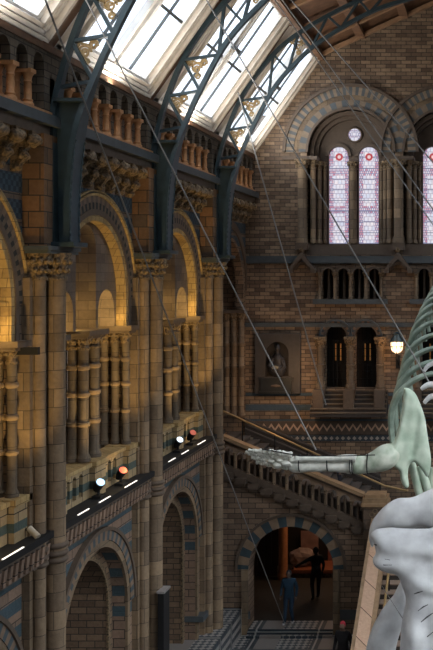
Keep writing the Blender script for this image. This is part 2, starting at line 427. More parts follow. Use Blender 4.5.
# ---------------------------------------------------------------- lower arch rings (trim per bay)
ORD = ['nearest the viewer', 'second from the viewer', 'third from the viewer', 'farthest, beside the stairs']
for i, c in enumerate(YC[:3]):
    t = thing('arcade_arch', 'round stone ground arch with ribbed blue and tan ring, '+ORD[i], 'arch', (XW, c, CZ-10.9), 'ground-floor arcade arches')
    vm = voussoir('low_voussoir', c, -7.28, 24, 'x', (.20,.135,.09), (.055,.075,.085))
    bm = B(); ring(bm, 'x', c, 1.78, 1.98, -7.28, XW-.01, -7.93, n=32); part('voussoir_ring', bm, vm, t)
    bm = B(); ring(bm, 'x', c, 1.98, 2.06, -7.28, XW-.01, -7.89, n=32); part('outer_moulding', bm, M['moulding'], t)
    bm = B(); ring(bm, 'x', c, 1.64, 1.78, -7.28, XW-.01, -7.95, zb=-10.9, n=32); part('inner_moulding', bm, M['pier'], t)
    bm = B(); ring(bm, 'x', c, 1.36, 1.46, -7.28, -8.32, -8.27, zb=-10.9, n=32); part('carved_order', bm, M['capital'], t)

# ---------------------------------------------------------------- compound piers
def shaft(bm, x, y, r, z0, z1, rings=(), seg=14, br=1.45):
    prof = [(r*br, z0), (r*br, z0+r*.8), (r*1.15, z0+r*1.3), (r, z0+r*1.6)]
    for zr in rings: prof += [(r, zr-.05), (r*1.22, zr-.03), (r*1.22, zr+.03), (r, zr+.05)]
    prof += [(r, z1)]
    lathe(bm, x, y, prof, seg)
def make_pier(y1, idx, lab):
    y0 = y1-1.18; yc = (y0+y1)/2
    t = thing('compound_pier', lab, 'pier', (-7.9, yc, 0), 'tall compound piers along the left wall')
    bm = B(); box(bm, -8.7, -7.86, y0+.02, y1-.02, -10.9, 0.0); box(bm, -8.3, -7.80, y0+.14, y1-.14, -10.9, 0.0)
    part('core', bm, M['pier'], t)
    for x, yy, r in ((-7.80, y0+.24, .115), (-7.66, yc, .165), (-7.80, y1-.24, .115)):
        bm = B(); shaft(bm, x, yy, r, -10.9, 0.0, (), 18, 1.35); part('shaft', bm, M['pier'], t, smooth=True)
    for zc in (-4.86, -4.66):
        pass
    bm = B()
    for z in (-5.05, -4.93, -4.79):
        for x, yy, r in ((-7.80, y0+.24, .16), (-7.66, yc, .215), (-7.80, y1-.24, .16)):
            lathe(bm, x, yy, [(r-.03, z-.05), (r, z-.02), (r, z+.02), (r-.03, z+.05)], 18)
        box(bm, -8.1, -7.76, y0-.04, y1+.04, z-.035, z+.035)
    part('shaft_ring', bm, M['moulding'], t, smooth=True)
    bm = B()   # carved capital, flares up
    for x, yy, r in ((-7.80, y0+.24, .115), (-7.66, yc, .165), (-7.80, y1-.24, .115)):
        lathe(bm, x, yy, [(r+.03, -.06), (r+.035, 0.0), (r+.005, .03), (r+.03, .2), (r+.10, .38), (r+.1, .43)], 18)
        for a in range(10):
            for zz, rr, sz in ((.12, r+.03, .05), (.28, r+.07, .06)):
                an = a*.628+zz*3
                blob(bm, (x+rr*math.cos(an), yy+rr*math.sin(an), zz+CZ), sz, sz, sz*1.2, 1)
    box(bm, -8.3, -7.78, y0+.08, y1-.08, 0, .43)
    part('capital', bm, M['capital'], t, smooth=True)
    bm = B()
    prism(bm, [(-8.1, y0-.06), (-7.50, y0-.06), (-7.46, y0), (-7.46, y1), (-7.5, y1+.04), (-8.1, y1+.04)], 'z', .47, .54)
    prism(bm, [(-8.1, y0-.02), (-7.54, y0-.02), (-7.50, y0+.02), (-7.5, y1-.02), (-8.1, y1)], 'z', .41, .47)
    part('abacus', bm, M['darkstone'], t)
    bm = B(); box(bm, -8.1, -7.62, y0+.04, y1-.1, .54, 2.50); part('upper_pilaster', bm, M['pilaster'], t)
    return t
PL = ['stone pier of clustered shafts nearest the viewer, at the left edge', 'stone pier of clustered shafts under the large iron rib, second from left',
      'stone pier of clustered shafts between the two gold-lit arches', 'slim-looking stone pier of clustered shafts beside the top of the stairs']
for i, y in enumerate(PY):
    if i == 0: continue
    make_pier(y, i, PL[i])

# ---------------------------------------------------------------- gallery bays
def small_cap(bm, x, y, r, z0, z1):
    lathe(bm, x, y, [(r*1.25, z0-.03), (r*1.3, z0+.01), (r, z0+.04), (r*1.15, (z0+z1)/2), (r*1.75, z1-.04), (r*1.75, z1)], 14)
    for a in range(7):
        an = a*.9
        blob(bm, (x+r*1.35*math.cos(an), y+r*1.35*math.sin(an), CZ+z0*.4+z1*.6), r*.42, r*.42, r*.6, 1)
def make_bay(i):
    c = YC[i]
    t = thing('gallery_arcade', 'gold-lit round gallery arch on clustered columns, '+ORD[i], 'arcade', (XW, c, CZ-4.5), 'gallery arcade bays on the left wall')
    # ring orders
    bm = B(); ring(bm, 'x', c, R1-.12, R1, ZS, -7.98, -8.22, zb=ZI, n=36); part('arch_soffit', bm, M['gold_lit'], t)
    bm = B(); ring(bm, 'x', c, R1+.001, R1+.12, ZS, -7.96, -8.0, zb=ZI, n=36)
    part('plain_ring', bm, M['moulding'], t)
    bm = B(); ring(bm, 'x', c, R1+.121, R1+.259, ZS, -7.975, -8.0, n=36); part('carved_ring', bm, voussoir('g_tooth', c, ZS, 34, 'x', (.13,.095,.065), (.02,.022,.022)), t)
    bm = B(); ring(bm, 'x', c, R1+.26, R1+.40, ZS, -7.98, -8.0, n=36); part('voussoir_ring', bm, voussoir('g_voussoir', c, ZS, 28, 'x', (.17,.12,.085), (.11,.08,.06)), t)
    bm = B(); ring(bm, 'x', c, R1+.40, R1+.45, ZS, -7.93, -8.0, n=36); ring(bm, 'x', c, R1+.48, R1+.51, ZS, -7.94, -8.0, n=36)
    part('outer_moulding', bm, M['gold_lit'], t)
    # tympanum with tall niche and two sub arches
    bm = B(); zt = 1.42
    pts = arcpts(c, R1-.1, ZS, 40)
    def openz(u):   # bottom of solid at u
        z = ZI
        for cc, r, zs in ((c, .5, .58), (c-1.05, .43, -.70), (c+1.05, .43, -.70)):
            d = abs(u-cc)
            if d < r: z = max(z, zs+math.sqrt(r*r-d*d))
        return z
    us = [c-(R1-.1)+k*(2*(R1-.1))/80 for k in range(81)]
    us = sorted(set([round(u, 5) for u in us]+[round(cc+q*r*.9999, 5) for cc, r in ((c, .5), (c-1.2, .58), (c+1.2, .58)) for q in (-1, 1)]))
    for a, b in zip(us, us[1:]):
        def topz(u): return ZS+math.sqrt(max((R1-.1)**2-(u-c)**2, 0))
        m_ = (a+b)/2
        za, zb_ = openz(a), openz(b)
        if abs(za-zb_) > .5: za = zb_ = openz(m_)
        if min(topz(a)-za, topz(b)-zb_) < .02: continue
        prism(bm, [(a, za), (b, zb_), (b, topz(b)), (a, topz(a))], 'x', -8.2, -8.66)
    part('tympanum', bm, M['tymp'], t)
    # parapet
    bm = B(); 
    archwall(bm, 'x', c-2.0, c+2.0, -4.5, -3.86, [(c-1.28+k*.30+(.85 if k > 2 else 0), .09, -4.02, -4.40) for k in range(6)], -8.02, -8.30, n=8)
    for yy in (c-1.85, c, c+1.82): box(bm, -8.3, -7.9, yy-.27, yy+.27, -4.5, -3.86)
    part('parapet', bm, M['gallery'], t)
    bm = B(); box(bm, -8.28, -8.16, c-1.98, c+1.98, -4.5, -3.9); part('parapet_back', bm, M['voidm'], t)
    bm = B(); box(bm, -8.42, -7.95, c-2.0, c+2.0, -3.86, -3.78)
    for yy in (c-1.85, c, c+1.82): box(bm, -8.42, -7.86, yy-.3, yy+.3, -3.88, -3.76)
    part('parapet_coping', bm, M['gold_lit'], t)
    # clusters of columns
    for yy, xs, r, nm in ((c, (-8.14, -8.36, -8.58), .10, 'centre'), (c-1.80, (-8.06, -8.30, -8.54), .082, 'jamb'), (c+1.80, (-8.06, -8.30, -8.54), .082, 'jamb')):
        ysl = (yy-.27, yy+.27) if nm == 'centre' else (yy,)
        for q in ysl:
            for x in xs:
                bm = B(); shaft(bm, x, q, r, -3.76, -1.44, (), 14, 1.4)
                col_ = part('column', bm, M['colstone'], t, smooth=True)
                for zr in (-3.0, -2.4, -1.85): bm = B(); lathe(bm, x, q, [(r*1.02, zr-.05), (r*1.3, zr-.03), (r*1.3, zr+.03), (r*1.02, zr+.05)], 14); part('shaft_ring', bm, M['pier'], col_, smooth=True)
                bm = B(); small_cap(bm, x, q, r, -1.46, -1.2); part('capital', bm, M['capital'], col_, smooth=True)
        bm = B()
        w = .5 if nm == 'centre' else .25
        box(bm, xs[2]-.2, xs[0]+.22, yy-w, yy+w, -1.2, -1.09); box(bm, xs[2]-.15, xs[0]+.16, yy-w+.04, yy+w-.04, -1.26, -1.2)
        part('impost', bm, M['moulding'], t)
        if nm == 'jamb':
            s = 1 if yy > c else -1
            bm = B(); box(bm, -8.7, -8.1, yy+s*.14, yy+s*.24, -3.8, -1.1); part('jamb', bm, M['wall'], t)
        else:
            bm = B(); box(bm, -8.5, -8.25, yy-.14, yy+.14, -3.8, -1.2); part('pier_core', bm, M['moulding'], t)
    for s in (-1, 1):
        bm = B(); box(bm, -8.7, -8.02, c+s*1.605, c+s*1.98, ZI+.003, ZS+.03); part('jamb_block', bm, M['gold_lit'], t)
    return t
for i in range(3): make_bay(i)
# simpler farthest bay beside stairs: ring + wall columns
t = thing('gallery_arcade', 'dark unlit gallery arch in the corner above the stairs', 'arcade', (XW, YC[3], CZ-4.5), 'gallery arcade bays on the left wall')
bm = B(); ring(bm, 'x', YC[3], R1-.12, R1, ZS, -7.98, -8.22, zb=ZI, n=36); part('arch_soffit', bm, M['wall'], t)
bm = B(); ring(bm, 'x', YC[3], R1+.26, R1+.5, ZS, -7.95, -8.0, n=36); part('outer_moulding', bm, M['moulding'], t)
for q in (-1.75, 1.7):
    for x in (-8.06, -8.30, -8.54):
        bm = B(); shaft(bm, x, YC[3]+q, .1, -4.6, -1.44, (-3.0, -2.2), 14, 1.4); cc = part('column', bm, M['pier'], t, smooth=True)
        bm = B(); small_cap(bm, x, YC[3]+q, .1, -1.46, -1.2); part('capital', bm, M['capital'], cc, smooth=True)
    bm = B(); box(bm, -8.7, -7.9, YC[3]+q-.22, YC[3]+q+.22, -1.2, -1.09); part('impost', bm, M['moulding'], t)
# gallery windows on the aisle's outer wall
for k, yy in enumerate((16.6, 22.2, 27.9)):
    bm = B(); prism(bm, [(yy-.7, -4.2)]+[(yy+.7, -4.2)]+arcpts(yy, .7, -1.9, 14, 0, PI), 'x', -11.99, -11.96)
    struct('window_%d' % (k+4), bm, emit('gallery_daylight', (.85,.75,.72), .45))

# ---------------------------------------------------------------- upper balustrade with corbels
for i, c in enumerate(YC):
    t = thing('balustrade', 'orange terracotta baluster arcade under the skylights, bay '+ORD[i], 'balustrade', (-7.9, c, CZ+2.84), 'upper balustrades')
    L = 2.6; n = 7
    ops = [(c+(k-3.5)*.6, .2, 3.72, 2.95) for k in range(8)]
    y1 = min(c+2.6, YU)
    bm = B(); archwall(bm, 'x', c-2.57, y1, 3.55, 4.0, [(a, r, zs, 3.55) for a, r, zs, zb in ops if a+r < y1], -7.74, -8.06, n=10)
    part('arcade_head', bm, M['balwall'], t)
    bm = B(); box(bm, -8.4, -7.70, c-2.57, y1, 4.0, 4.12); part('top_rail', bm, M['wood'], t)
    bm = B(); box(bm, -8.3, -7.66, c-2.57, y1, 2.84, 2.92); part('plinth', bm, M['baluster'], t)
    bm = B(); box(bm, -8.35, -8.25, c-2.57, y1, 2.9, 4.0); part('back_wall', bm, M['balwall'], t)
    for k in range(n):
        yy = c+(k-3)*.6
        if yy > y1-.1: continue
        for x in (-7.79, -7.99):
            bm = B()
            lathe(bm, x, yy, [(.10, 2.92), (.10, 2.97), (.075, 3.0), (.085, 3.03), (.062, 3.06), (.066, 3.2), (.058, 3.32), (.075, 3.34), (.058, 3.37), (.075, 3.44), (.105, 3.49)], 12)
            box(bm, x-.1, x+.1, yy-.1, yy+.1, 3.49, 3.56)
            part('baluster', bm, M['baluster'], t, smooth=True)
    for yy in (c-2.5, c+2.45):
        if yy < y1: 
            bm = B(); box(bm, -8.1, -7.72, yy-.2, min(yy+.22, YU), 2.92, 3.56); part('end_pier', bm, M['balwall'], t)
    t = thing('corbel_table', 'row of carved leafy corbels under the cornice, bay '+ORD[i], 'corbels', (-7.9, c, CZ+1.8), 'corbel tables')
    for k in range(7):
        yy = c+(k-3)*.56
        if i == 3 and yy > 31.7: continue
        bm = B()
        prof = [(-8.0, 2.48), (-7.62, 2.48), (-7.62, 2.36), (-7.68, 2.22), (-7.80, 2.12), (-7.76, 2.02), (-7.86, 1.88), (-8.0, 1.80)]
        prism(bm, prof, 'y', yy-.07, yy+.07)
        for (x, z, r) in ((-7.64, 2.33, .125), (-7.80, 2.06, .10), (-7.90, 1.86, .075)): 
            blob(bm, (x, yy, z+CZ), r, r*1.25, r, 2, .5, 9)
        part('corbel', bm, M['corbel'] if 'corbel' in M else M['capital'], t, smooth=True)
        if k < 6:
            bm = B(); archwall(bm, 'x', yy+.06, yy+.50, 2.2, 2.48, [(yy+.28, .19, 2.24, 2.2)], -7.72, -7.98, n=8)
            part('corbel_arch', bm, M['capital'], t)

# ---------------------------------------------------------------- roof ribs (iron arched trusses)
INN = [(-7.38,.54),(-7.37,1.5),(-7.27,2.5),(-7.03,3.4),(-6.62,4.35),(-6.02,5.45),(-5.35,6.22),(-4.6,6.85),(-3.05,7.72),(-1.2,8.25)]
OUT = [(-7.64,.54),(-7.66,2.0),(-7.66,3.0),(-7.45,4.0),(-7.0,5.1),(-6.4,6.0),(-5.6,6.82),(-4.3,7.62),(-2.8,8.3),(-1.2,8.8)]
def make_rib(yc, lab):
    t = thing('roof_rib', lab, 'roof truss', (-7.5, yc, CZ+.54), 'arched iron roof ribs')
    ip = smoothcurve([(x, yc, z+CZ) for x, z in INN], 8); op = smoothcurve([(x, yc, z+CZ) for x, z in OUT], 8)
    for nm, cv, side in (('inner_chord', ip, 1), ('outer_chord', op, -1)):
        bm = B()
        rows = []
        for k, p in enumerate(cv):
            tg = (cv[min(k+1, len(cv)-1)]-cv[max(k-1, 0)]).normalized(); nn = Vector((-tg.z, 0, tg.x))
            w = .05; h = .23-.165*min(max((p.z-CZ-2.3)/1.3, 0), 1)
            rows.append([bm.verts.new(p+nn*a+Vector((0, b, 0))) for a, b in ((-w,-h),(w,-h),(w,h),(-w,h))])
        for a, b in zip(rows, rows[1:]):
            for k in range(4): bm.faces.new((a[k], a[(k+1) % 4], b[(k+1) % 4], b[k]))
        bm.faces.new(rows[0]); bm.faces.new(rows[-1][::-1])
        part(nm, bm, M['iron'], t)
    def atz(cv, z):
        z += CZ
        for p, q in zip(cv, cv[1:]):
            if p.z <= z <= q.z: return p.lerp(q, (z-p.z)/max(q.z-p.z, 1e-6))
        return cv[-1]
    ZW = 3.12; bm = B()   # solid web on the foot
    zs_ = [.56+(ZW-.56)*k/12 for k in range(13)]
    pts = [(atz(ip, z).x, z) for z in zs_]+[(atz(op, z).x, z) for z in zs_[::-1]]
    prism(bm, pts, 'y', yc-.05, yc+.05)
    part('web_plate', bm, M['iron'], t)
    bm = B(); box(bm, -7.72, -7.22, yc-.3, yc+.3, .54, .62); part('foot_plate', bm, M['iron'], t)
    bm = B(); box(bm, atz(op, ZW).x, atz(ip, ZW).x, yc-.2, yc+.2, ZW, ZW+.06); part('cross_plate', bm, M['iron'], t)
    joints = []; acc = 0; last = atz(ip, ZW+.30); started = False
    for p in ip:
        if p.z < CZ+ZW+.30: continue
        if not started or (p-last).length > .84:
            q = atz(op, p.z-CZ-.12) if p.z < CZ+5.3 else min(op, key=lambda o_: (o_-(p+Vector((-.25, 0, .25)))).length)
            joints.append((p, q)); last = p; started = True
    for (p, q) in joints:
        bm = B(); beam(bm, p, q, .065, .09); part('strut', bm, M['iron'], t)
    for (p, q), (p2, q2) in zip(joints, joints[1:]):
        bm = B(); beam(bm, p, q2, .065, .09); part('diagonal', bm, M['iron'], t)
    for sd in (-.19, .19):
        bm = B(); tube(bm, [ip[k//2].lerp(ip[k//2+1], .5*(k % 2))+Vector((.056, sd, 0)) for k in range(0, 32)], [(.022 if k % 2 else .006) for k in range(32)], 6); part('rivets', bm, M['iron'], t)
    # gilt scrolls in the lower cells
    for k in (0, 1, 3):
        if k+1 >= len(joints): continue
        cen = joints[k][0].lerp(joints[k+1][1], .5)+Vector((.1 if k else 0, 0, .18)); bm = B(); pts = []
        for dx, dz, r in ((0, 0, .13), (.17, .13, .09), (-.15, .15, .10), (.03, -.19, .07)):
            pts += [(cen.x+dx+r*(1-q/26)*math.cos(q*PI/6), yc+.06, cen.z+dz+r*(1-q/26)*math.sin(q*PI/6)) for q in range(20)]
        tube(bm, pts, .024, 6)
        part('scrollwork', bm, M['gilt'], t, smooth=True)
    return t
for i, lab in ((1, 'large dark blue iron roof rib nearest the viewer'), (2, 'dark blue iron roof rib in the middle of three'), (3, 'dark blue iron roof rib nearest the far wall')):
    make_rib(PY[i]-.58, lab)

# ---------------------------------------------------------------- roof: skylights on the steep slope
SL = Vector((2.36, 0, 3.38)); SLN = SL.length; ST = SL.normalized(); SN = Vector((ST.z, 0, -ST.x))   # SN points into the hall
def slope_box(bm, y0, y1, t0, t1, n0, n1, mirror=False):
    O = Vector((-7.85, 0, 4.12+CZ))
    vs = []
    for y in (y0, y1):
        for t in (t0, t1):
            for n in (n0, n1):
                p = O+ST*t+SN*n; p.y = y
                if mirror: p.x = 2*CX-p.x
                vs.append(bm.verts.new(p))
    for f in ((0,1,3,2),(4,6,7,5),(0,4,5,1),(2,3,7,6),(0,2,6,4),(1,5,7,3)): bm.faces.new([vs[i] for i in f])
TL = SLN+.05
RY = [PY[i]-.58 for i in range(4)]; RY = [RY[0]-15.51, RY[0]-10.34, RY[0]-5.17]+RY+[YU+.55]
names = {3: 'skylight at the top left corner before the first iron rib', 4: 'skylight between the first and second iron ribs', 5: 'skylight between the second and third iron ribs', 6: 'narrow skylight between the third iron rib and far wall'}
for k in range(0, 7):
    a, b = RY[k], RY[k+1]
    for mir in (False, True):
        lab = names.get(k, 'skylight overhead out of view, bay %s' % ('one two three'.split()[min(k, 2)])) if not mir else 'skylight on the opposite roof slope, bay %s' % ('one two three four five six seven'.split()[k])
        t = thing('skylight', ('white framed ' + lab), 'skylight', (2*CX+7.85 if mir else -7.85, (a+b)/2, CZ+4.12), 'roof skylights')
        ia, ib = a+.24, b-.24
        if k == 6: ib = YU
        bm = B(); slope_box(bm, a, ia, 0, TL, -.12, .0, mir); part('timber_border', bm, M['wood'], t)
        if b > ib+.02: bm = B(); slope_box(bm, ib, b, 0, TL, -.12, .0, mir); part('timber_border', bm, M['wood'], t)
        bm = B(); slope_box(bm, ia, ib, 0, .42, -.12, .02, mir); slope_box(bm, ia, ib, TL-.3, TL, -.12, .02, mir)
        slope_box(bm, ia, ia+.62, .42, TL-.3, -.12, .02, mir); slope_box(bm, ib-.62, ib, .42, TL-.3, -.12, .02, mir)
        part('outer_frame', bm, M['white'], t)
        bm = B()
        for q, (w, h) in enumerate(((.0, .10), (.2, .07), (.4, .10))):
            slope_box(bm, ia+w, ia+w+.08, .1+w*.5, TL-.1, .02, .02+h, mir); slope_box(bm, ib-w-.08, ib-w, .1+w*.5, TL-.1, .02, .02+h, mir)
            slope_box(bm, ia+w, ib-w, .1+w*.5, .17+w*.5, .02, .02+h, mir)
        part('moulding', bm, M['cream'], t)
        ga, gb = ia+.62, ib-.62
        mid = (ga+gb)/2
        bm = B(); slope_box(bm, mid-.16, mid+.16, .42, TL-.3, -.12, .03, mir); slope_box(bm, mid-.06, mid+.06, .42, TL-.3, .03, .1, mir)
        part('mullion', bm, M['white'], t)
        for (u, v) in ((ga, mid-.16), (mid+.16, gb)):
            bm = B(); slope_box(bm, u, v, .42, TL-.3, -.09, -.08, mir); pn = part('pane', bm, M['glass'], t)
            bm = B(); m2 = (u+v)/2; slope_box(bm, m2-.025, m2+.025, .42, TL-.3, -.08, -.03, mir); slope_box(bm, u, v, 1.9, 1.97, -.08, -.02, mir)
            slope_box(bm, u, u+.03, .42, TL-.3, -.08, -.02, mir)
            part('glazing_bar', bm, M['bar'], pn)
        bm = B(); slope_box(bm, mid-.22, mid+.22, 2.25, 2.35, .03, .17, mir); part('catch', bm, M['bar'], t)
# upper roof slopes
bm = B()
prism(bm, [(-5.55, 7.55), (CX, 9.52), (3.15, 7.55), (3.15, 7.75), (CX, 9.75), (-5.55, 7.75)], 'y', -2.4, YU+.5); struct('ceiling', bm, M['wood'])
def roof_timber(x0, z0, x1, z1, w, d, y0, y1, nm, lab, mt='woodpale'):
    bm = B(); beam(bm, (x0, y0, z0+CZ), (x1, y1, z1+CZ), w, d); o = part(nm, bm, M[mt]); tag(o, lab, 'roof beam', 'roof timbers'); return o
for k, x in enumerate((-5.50, -4.1, -2.65)):
    z = roofz(x)-.12; roof_timber(x, z, x, z, .3 if k == 0 else .16, .28, 2.5, YU, 'purlin', ['thick brown purlin where skylight meets ceiling', 'thinner purlin across the brown ceiling, lower of two', 'thinner purlin across the brown ceiling, upper of two'][k], 'wood')
for k, y in enumerate((18.2, 21.2, 23.4, 26.3, 28.4, 30.2, 31.75)):
    roof_timber(-5.45, 7.42, CX, 9.37, .12, .16, y, y, 'rafter', 'pale brown ceiling rafter, number %s counted toward the far wall' % ('one two three four five six seven'.split()[k]))

# ---------------------------------------------------------------- far wall furniture
FY = YU
bm = B(); box(bm, -8.0, 5.6, FY-.14, FY, fz(263), fz(258)); box(bm, -8.0, 5.6, FY-.08, FY, fz(258), fz(256)); struct('trim_blue_string', bm, M['darkstone'])
bm = B(); box(bm, -8.0, 5.6, FY-.08, FY, fz(327), fz(323)); struct('trim_mid_string', bm, M['darkstone'])
bm = B()
for c in AX: box(bm, c-1.25, c+1.25, FY-.2, FY, fz(304), fz(299))
struct('trim_balcony_ledge', bm, M['darkstone'])
# zigzag frieze
bm = B(); box(bm, -8.0, 5.6, FY-.03, FY, fz(434), fz(421)); struct('trim_frieze', bm, M['moulding'])
bm = B()
x = -8.0; zt, zb2, w = fz(424.5), fz(430), .125
while x < 0:
    for s in (0, 1):
        p = (x, zb2) if s == 0 else (x+w, zt); q = (x+w, zt) if s == 0 else (x+2*w, zb2)
        prism(bm, [(p[0], p[1]-.045), (q[0], q[1]-.045), (q[0], q[1]+.045), (p[0], p[1]+.045)], 'y', FY-.045, FY-.03)
    x += 2*w
zz = part('zigzag_frieze', bm, M['coping']); tag(zz, 'pale zigzag line of the frieze along the far wall', 'frieze')
bm = B(); box(bm, -8.0, 5.6, FY-.04, FY, fz(441), fz(435)); struct('trim_dark_band', bm, M['lozenge'])
def ringy(c, r0, r1, y0, mat, t, nm, zs=ZSP, zb=None, n=36):
    if c > -2: y0 += .011
    bm = B(); ring(bm, 'y', c, r0*s32, r1*s32, zs, y0, FY+.02, zb=zb, n=n); return part(nm, bm, mat, t)
WL = ['left great arch of the far wall with two stained glass lights', 'middle great arch of the far wall, cut by the right edge', 'great arch of the far wall beyond the right edge']
for i, c in enumerate(AX[:2]):
    t = thing('arched_recess', 'banded brick '+WL[i], 'arch', (c, FY, CZ+fz(245)), 'great arches of the far wall')
    ringy(c, 57, 65, FY-.05, voussoir('v1', c, ZSP, 30, 'y', (.24,.18,.125), (.085,.095,.10)), t, 'outer_voussoir')
    ringy(c, 65, 68, FY-.13, M['moulding'], t, 'hood_mould')
    ringy(c, 52, 57, FY-.02, M['pier'], t, 'plain_ring')
    ringy(c, 45, 52, FY-.04, voussoir('v2', c, ZSP, 13, 'y', (.20,.15,.105), (.085,.10,.11)), t, 'inner_voussoir')
    ringy(c, 42.5, 45, FY-.10, M['moulding'], t, 'roll_mould')
    for r0, r1, y in ((38.5, 42.5, .25), (35, 38.5, .48)):
        bm = B(); ring(bm, 'y', c, r0*s32, r1*s32, ZSP, FY+y, FY+.9, zb=fz(245), n=32); part('recess_order', bm, M['moulding'], t)
    # impost string and jamb shafts
    bm = B()
    bm.free()
    for s in (-1, 1): bm = B(); box(bm, c+s*(68 if s*(.5-i) < 0 else 47.9)*s32, c+s*33*s32, FY-.14, FY+.5, fz(160), fz(156.5)); part('impost', bm, M['moulding'], t)
    for s in (-1, 1):
        for px, r, y in ((48, 4.6, -.12), (38.5, 2.8, .12), (33.5, 2.4, .35), (29, 2.0, .55)):
            if px == 48 and s == -1 and i == 1: continue
            bm = B(); shaft(bm, c+s*px*s32, FY+y, r*s32, fz(243), fz(166), (), 14, 1.3)
            cl = part('column', bm, M['pier'], t, smooth=True)
            bm = B(); small_cap(bm, c+s*px*s32, FY+y, r*s32, fz(167), fz(160)); part('capital', bm, M['capital'], cl, smooth=True)
    bm = B(); shaft(bm, c, FY+.55, 3.6*s32, fz(243), fz(166), (), 14, 1.3); cl = part('column', bm, M['pier'], t, smooth=True)
    bm = B(); small_cap(bm, c, FY+.55, 3.6*s32, fz(167), fz(160)); part('capital', bm, M['capital'], cl, smooth=True)
    bm = B(); box(bm, c-44*s32, c+44*s32, FY-.02, FY+.9, fz(255), fz(244.5))
    for s in (-1, 1):
        if i == 0 or s == 1: box(bm, c+s*(48-6)*s32, c+s*(48+6)*s32, FY-.32, FY, fz(250), fz(243))
    part('sill', bm, M['moulding'], t)
    # tympanum plate in front of glass: two lights + oculus
    bm = B()
    lr = 10.2*s32; us = sorted(set([round(c+35*s32*math.cos(PI*q/30), 5) for q in range(31)]+[round(c+s*15.3*s32+lr*math.cos(PI*q/12), 5) for s in (-1, 1) for q in range(13)]))
    for a, b in zip(us, us[1:]):
        m_ = (a+b)/2; tp = lambda u: ZSP+math.sqrt(max((35*s32)**2-(u-c)**2, 0))
        cc_ = [c+s*15.3*s32 for s in (-1, 1) if abs(m_-(c+s*15.3*s32)) < lr]
        lo = (lambda u: fz(154)+math.sqrt(max(lr*lr-(u-cc_[0])**2, 0))) if cc_ else (lambda u: fz(245))
        prism(bm, [(a, lo(a)), (b, lo(b)), (b, tp(b)), (a, tp(a))], 'y', FY+.66, FY+.78)
    part('tracery', bm, M['moulding'], t)
    # lancet arches' rolls
    for s in (-1, 1):
        bm = B(); ring(bm, 'y', c+s*15.3*s32, 10.0*s32, 13.2*s32, fz(154), FY+.56, FY+.7, n=20); part('lancet_mould', bm, M['moulding'], t)
    bm = B()
    oc = Vector((c+1.2*s32, FY+.80, CZ+fz(132)))
    tube(bm, [(oc.x+7.2*s32*math.cos(q*PI/12), oc.y-.16, oc.z+7.2*s32*math.sin(q*PI/12)) for q in range(24)], .04, 8, closed=True)
    part('oculus_ring', bm, M['moulding'], t, smooth=True)
    bm = B(); prism(bm, [(oc.x+6.6*s32*math.cos(q*PI/12), oc.z-CZ+6.6*s32*math.sin(q*PI/12)) for q in range(24)], 'y', FY+.62, FY+.67)
    part('oculus_glass', bm, stained('stained_oculus', oc.x, .42, oc.z-CZ-.22, oc.z-CZ+.26, True), t)
    for s in (-1, 1):
        x0 = c+s*15.3*s32; zb3, zt3 = fz(243), fz(154)
        w = struct('window_%d' % (i*2+(1 if s < 0 else 2)), (lambda b_: (prism(b_, [(x0-10*s32, zb3), (x0+10*s32, zb3)]+arcpts(x0, 10*s32, zt3, 18, 0, PI), 'y', FY+.80, FY+.83), b_)[1])(B()),
                   stained('stained_lancet', x0, 20*s32, zb3, zt3+10*s32))
    # balcony: ledge colonnettes
    t2 = thing('balcony_arcade', ('small dark arcade of colonnettes under the '+('left' if i == 0 else 'middle')+' great arch'), 'arcade', (c, FY, CZ+fz(300)), 'balcony arcades')
    for k in range(5):
        x = c+(k-2)*.52
        bm = B(); shaft(bm, x, FY-.09, .055, fz(299), fz(276), (), 12, 1.5); cc = part('column', bm, M['pier'], t2, smooth=True)
        bm = B(); small_cap(bm, x, FY-.09, .055, fz(277), fz(273.5)); box(bm, x-.1, x+.1, FY-.2, FY, fz(273.5), fz(272.3)); part('capital', bm, M['capital'], cc, smooth=True)
    for k in range(4):
        bm = B(); x = c+(k-1.5)*.52; ring(bm, 'y', x, .185, .25, fz(274), FY-.08, FY+.02, n=14); part('arch_head', bm, M['moulding'], t2)
        bm = B(); shaft(bm, x, FY+.25, .045, fz(299), fz(266), (), 10, 1.5); part('rear_column', bm, M['moulding'], t2, smooth=True)
    # twin doorway
    t3 = thing('twin_doorway', 'twin round-arched doorway with dark grilles under the '+('left' if i == 0 else 'middle')+' great arch', 'doorway', (c, FY, CZ+fz(390)), 'twin doorways')
    for s in (-.5, .5):
        x = c+s*1.01
        bm = B(); ring(bm, 'y', x, .355, .42, fz(336), FY-.06, FY+.1, zb=fz(338), n=20); part('arch_roll', bm, M['moulding'], t3)
        bm = B(); ring(bm, 'y', x, .42, .505, fz(336), FY-.05, FY, n=20); part('voussoir', bm, voussoir('v3', x, fz(336), 8, 'y', (.2,.13,.09), (.06,.075,.085)), t3)
        bm = B(); ring(bm, 'y', x, .505, .56, fz(336), FY-.12, FY, n=20); part('hood_mould', bm, M['darkstone'], t3)
        bm = B()
        for q in range(5): xx = x-.3+q*.15; box(bm, xx-.012, xx+.012, FY+.3, FY+.33, fz(388), fz(326))
        for q in range(9): zq = fz(388)+q*.26; box(bm, x-.35, x+.35, FY+.3, FY+.33, zq, zq+.02)
        part('grille', bm, M['black'], t3)
        for q in range(2):
            bm = B(); box(bm, x-.12+q*.17, x-.08+q*.17, FY+.6, FY+.63, fz(362), fz(345)); part('window_glint', bm, emit('amber_light', (1,.45,.12), .05), t3)
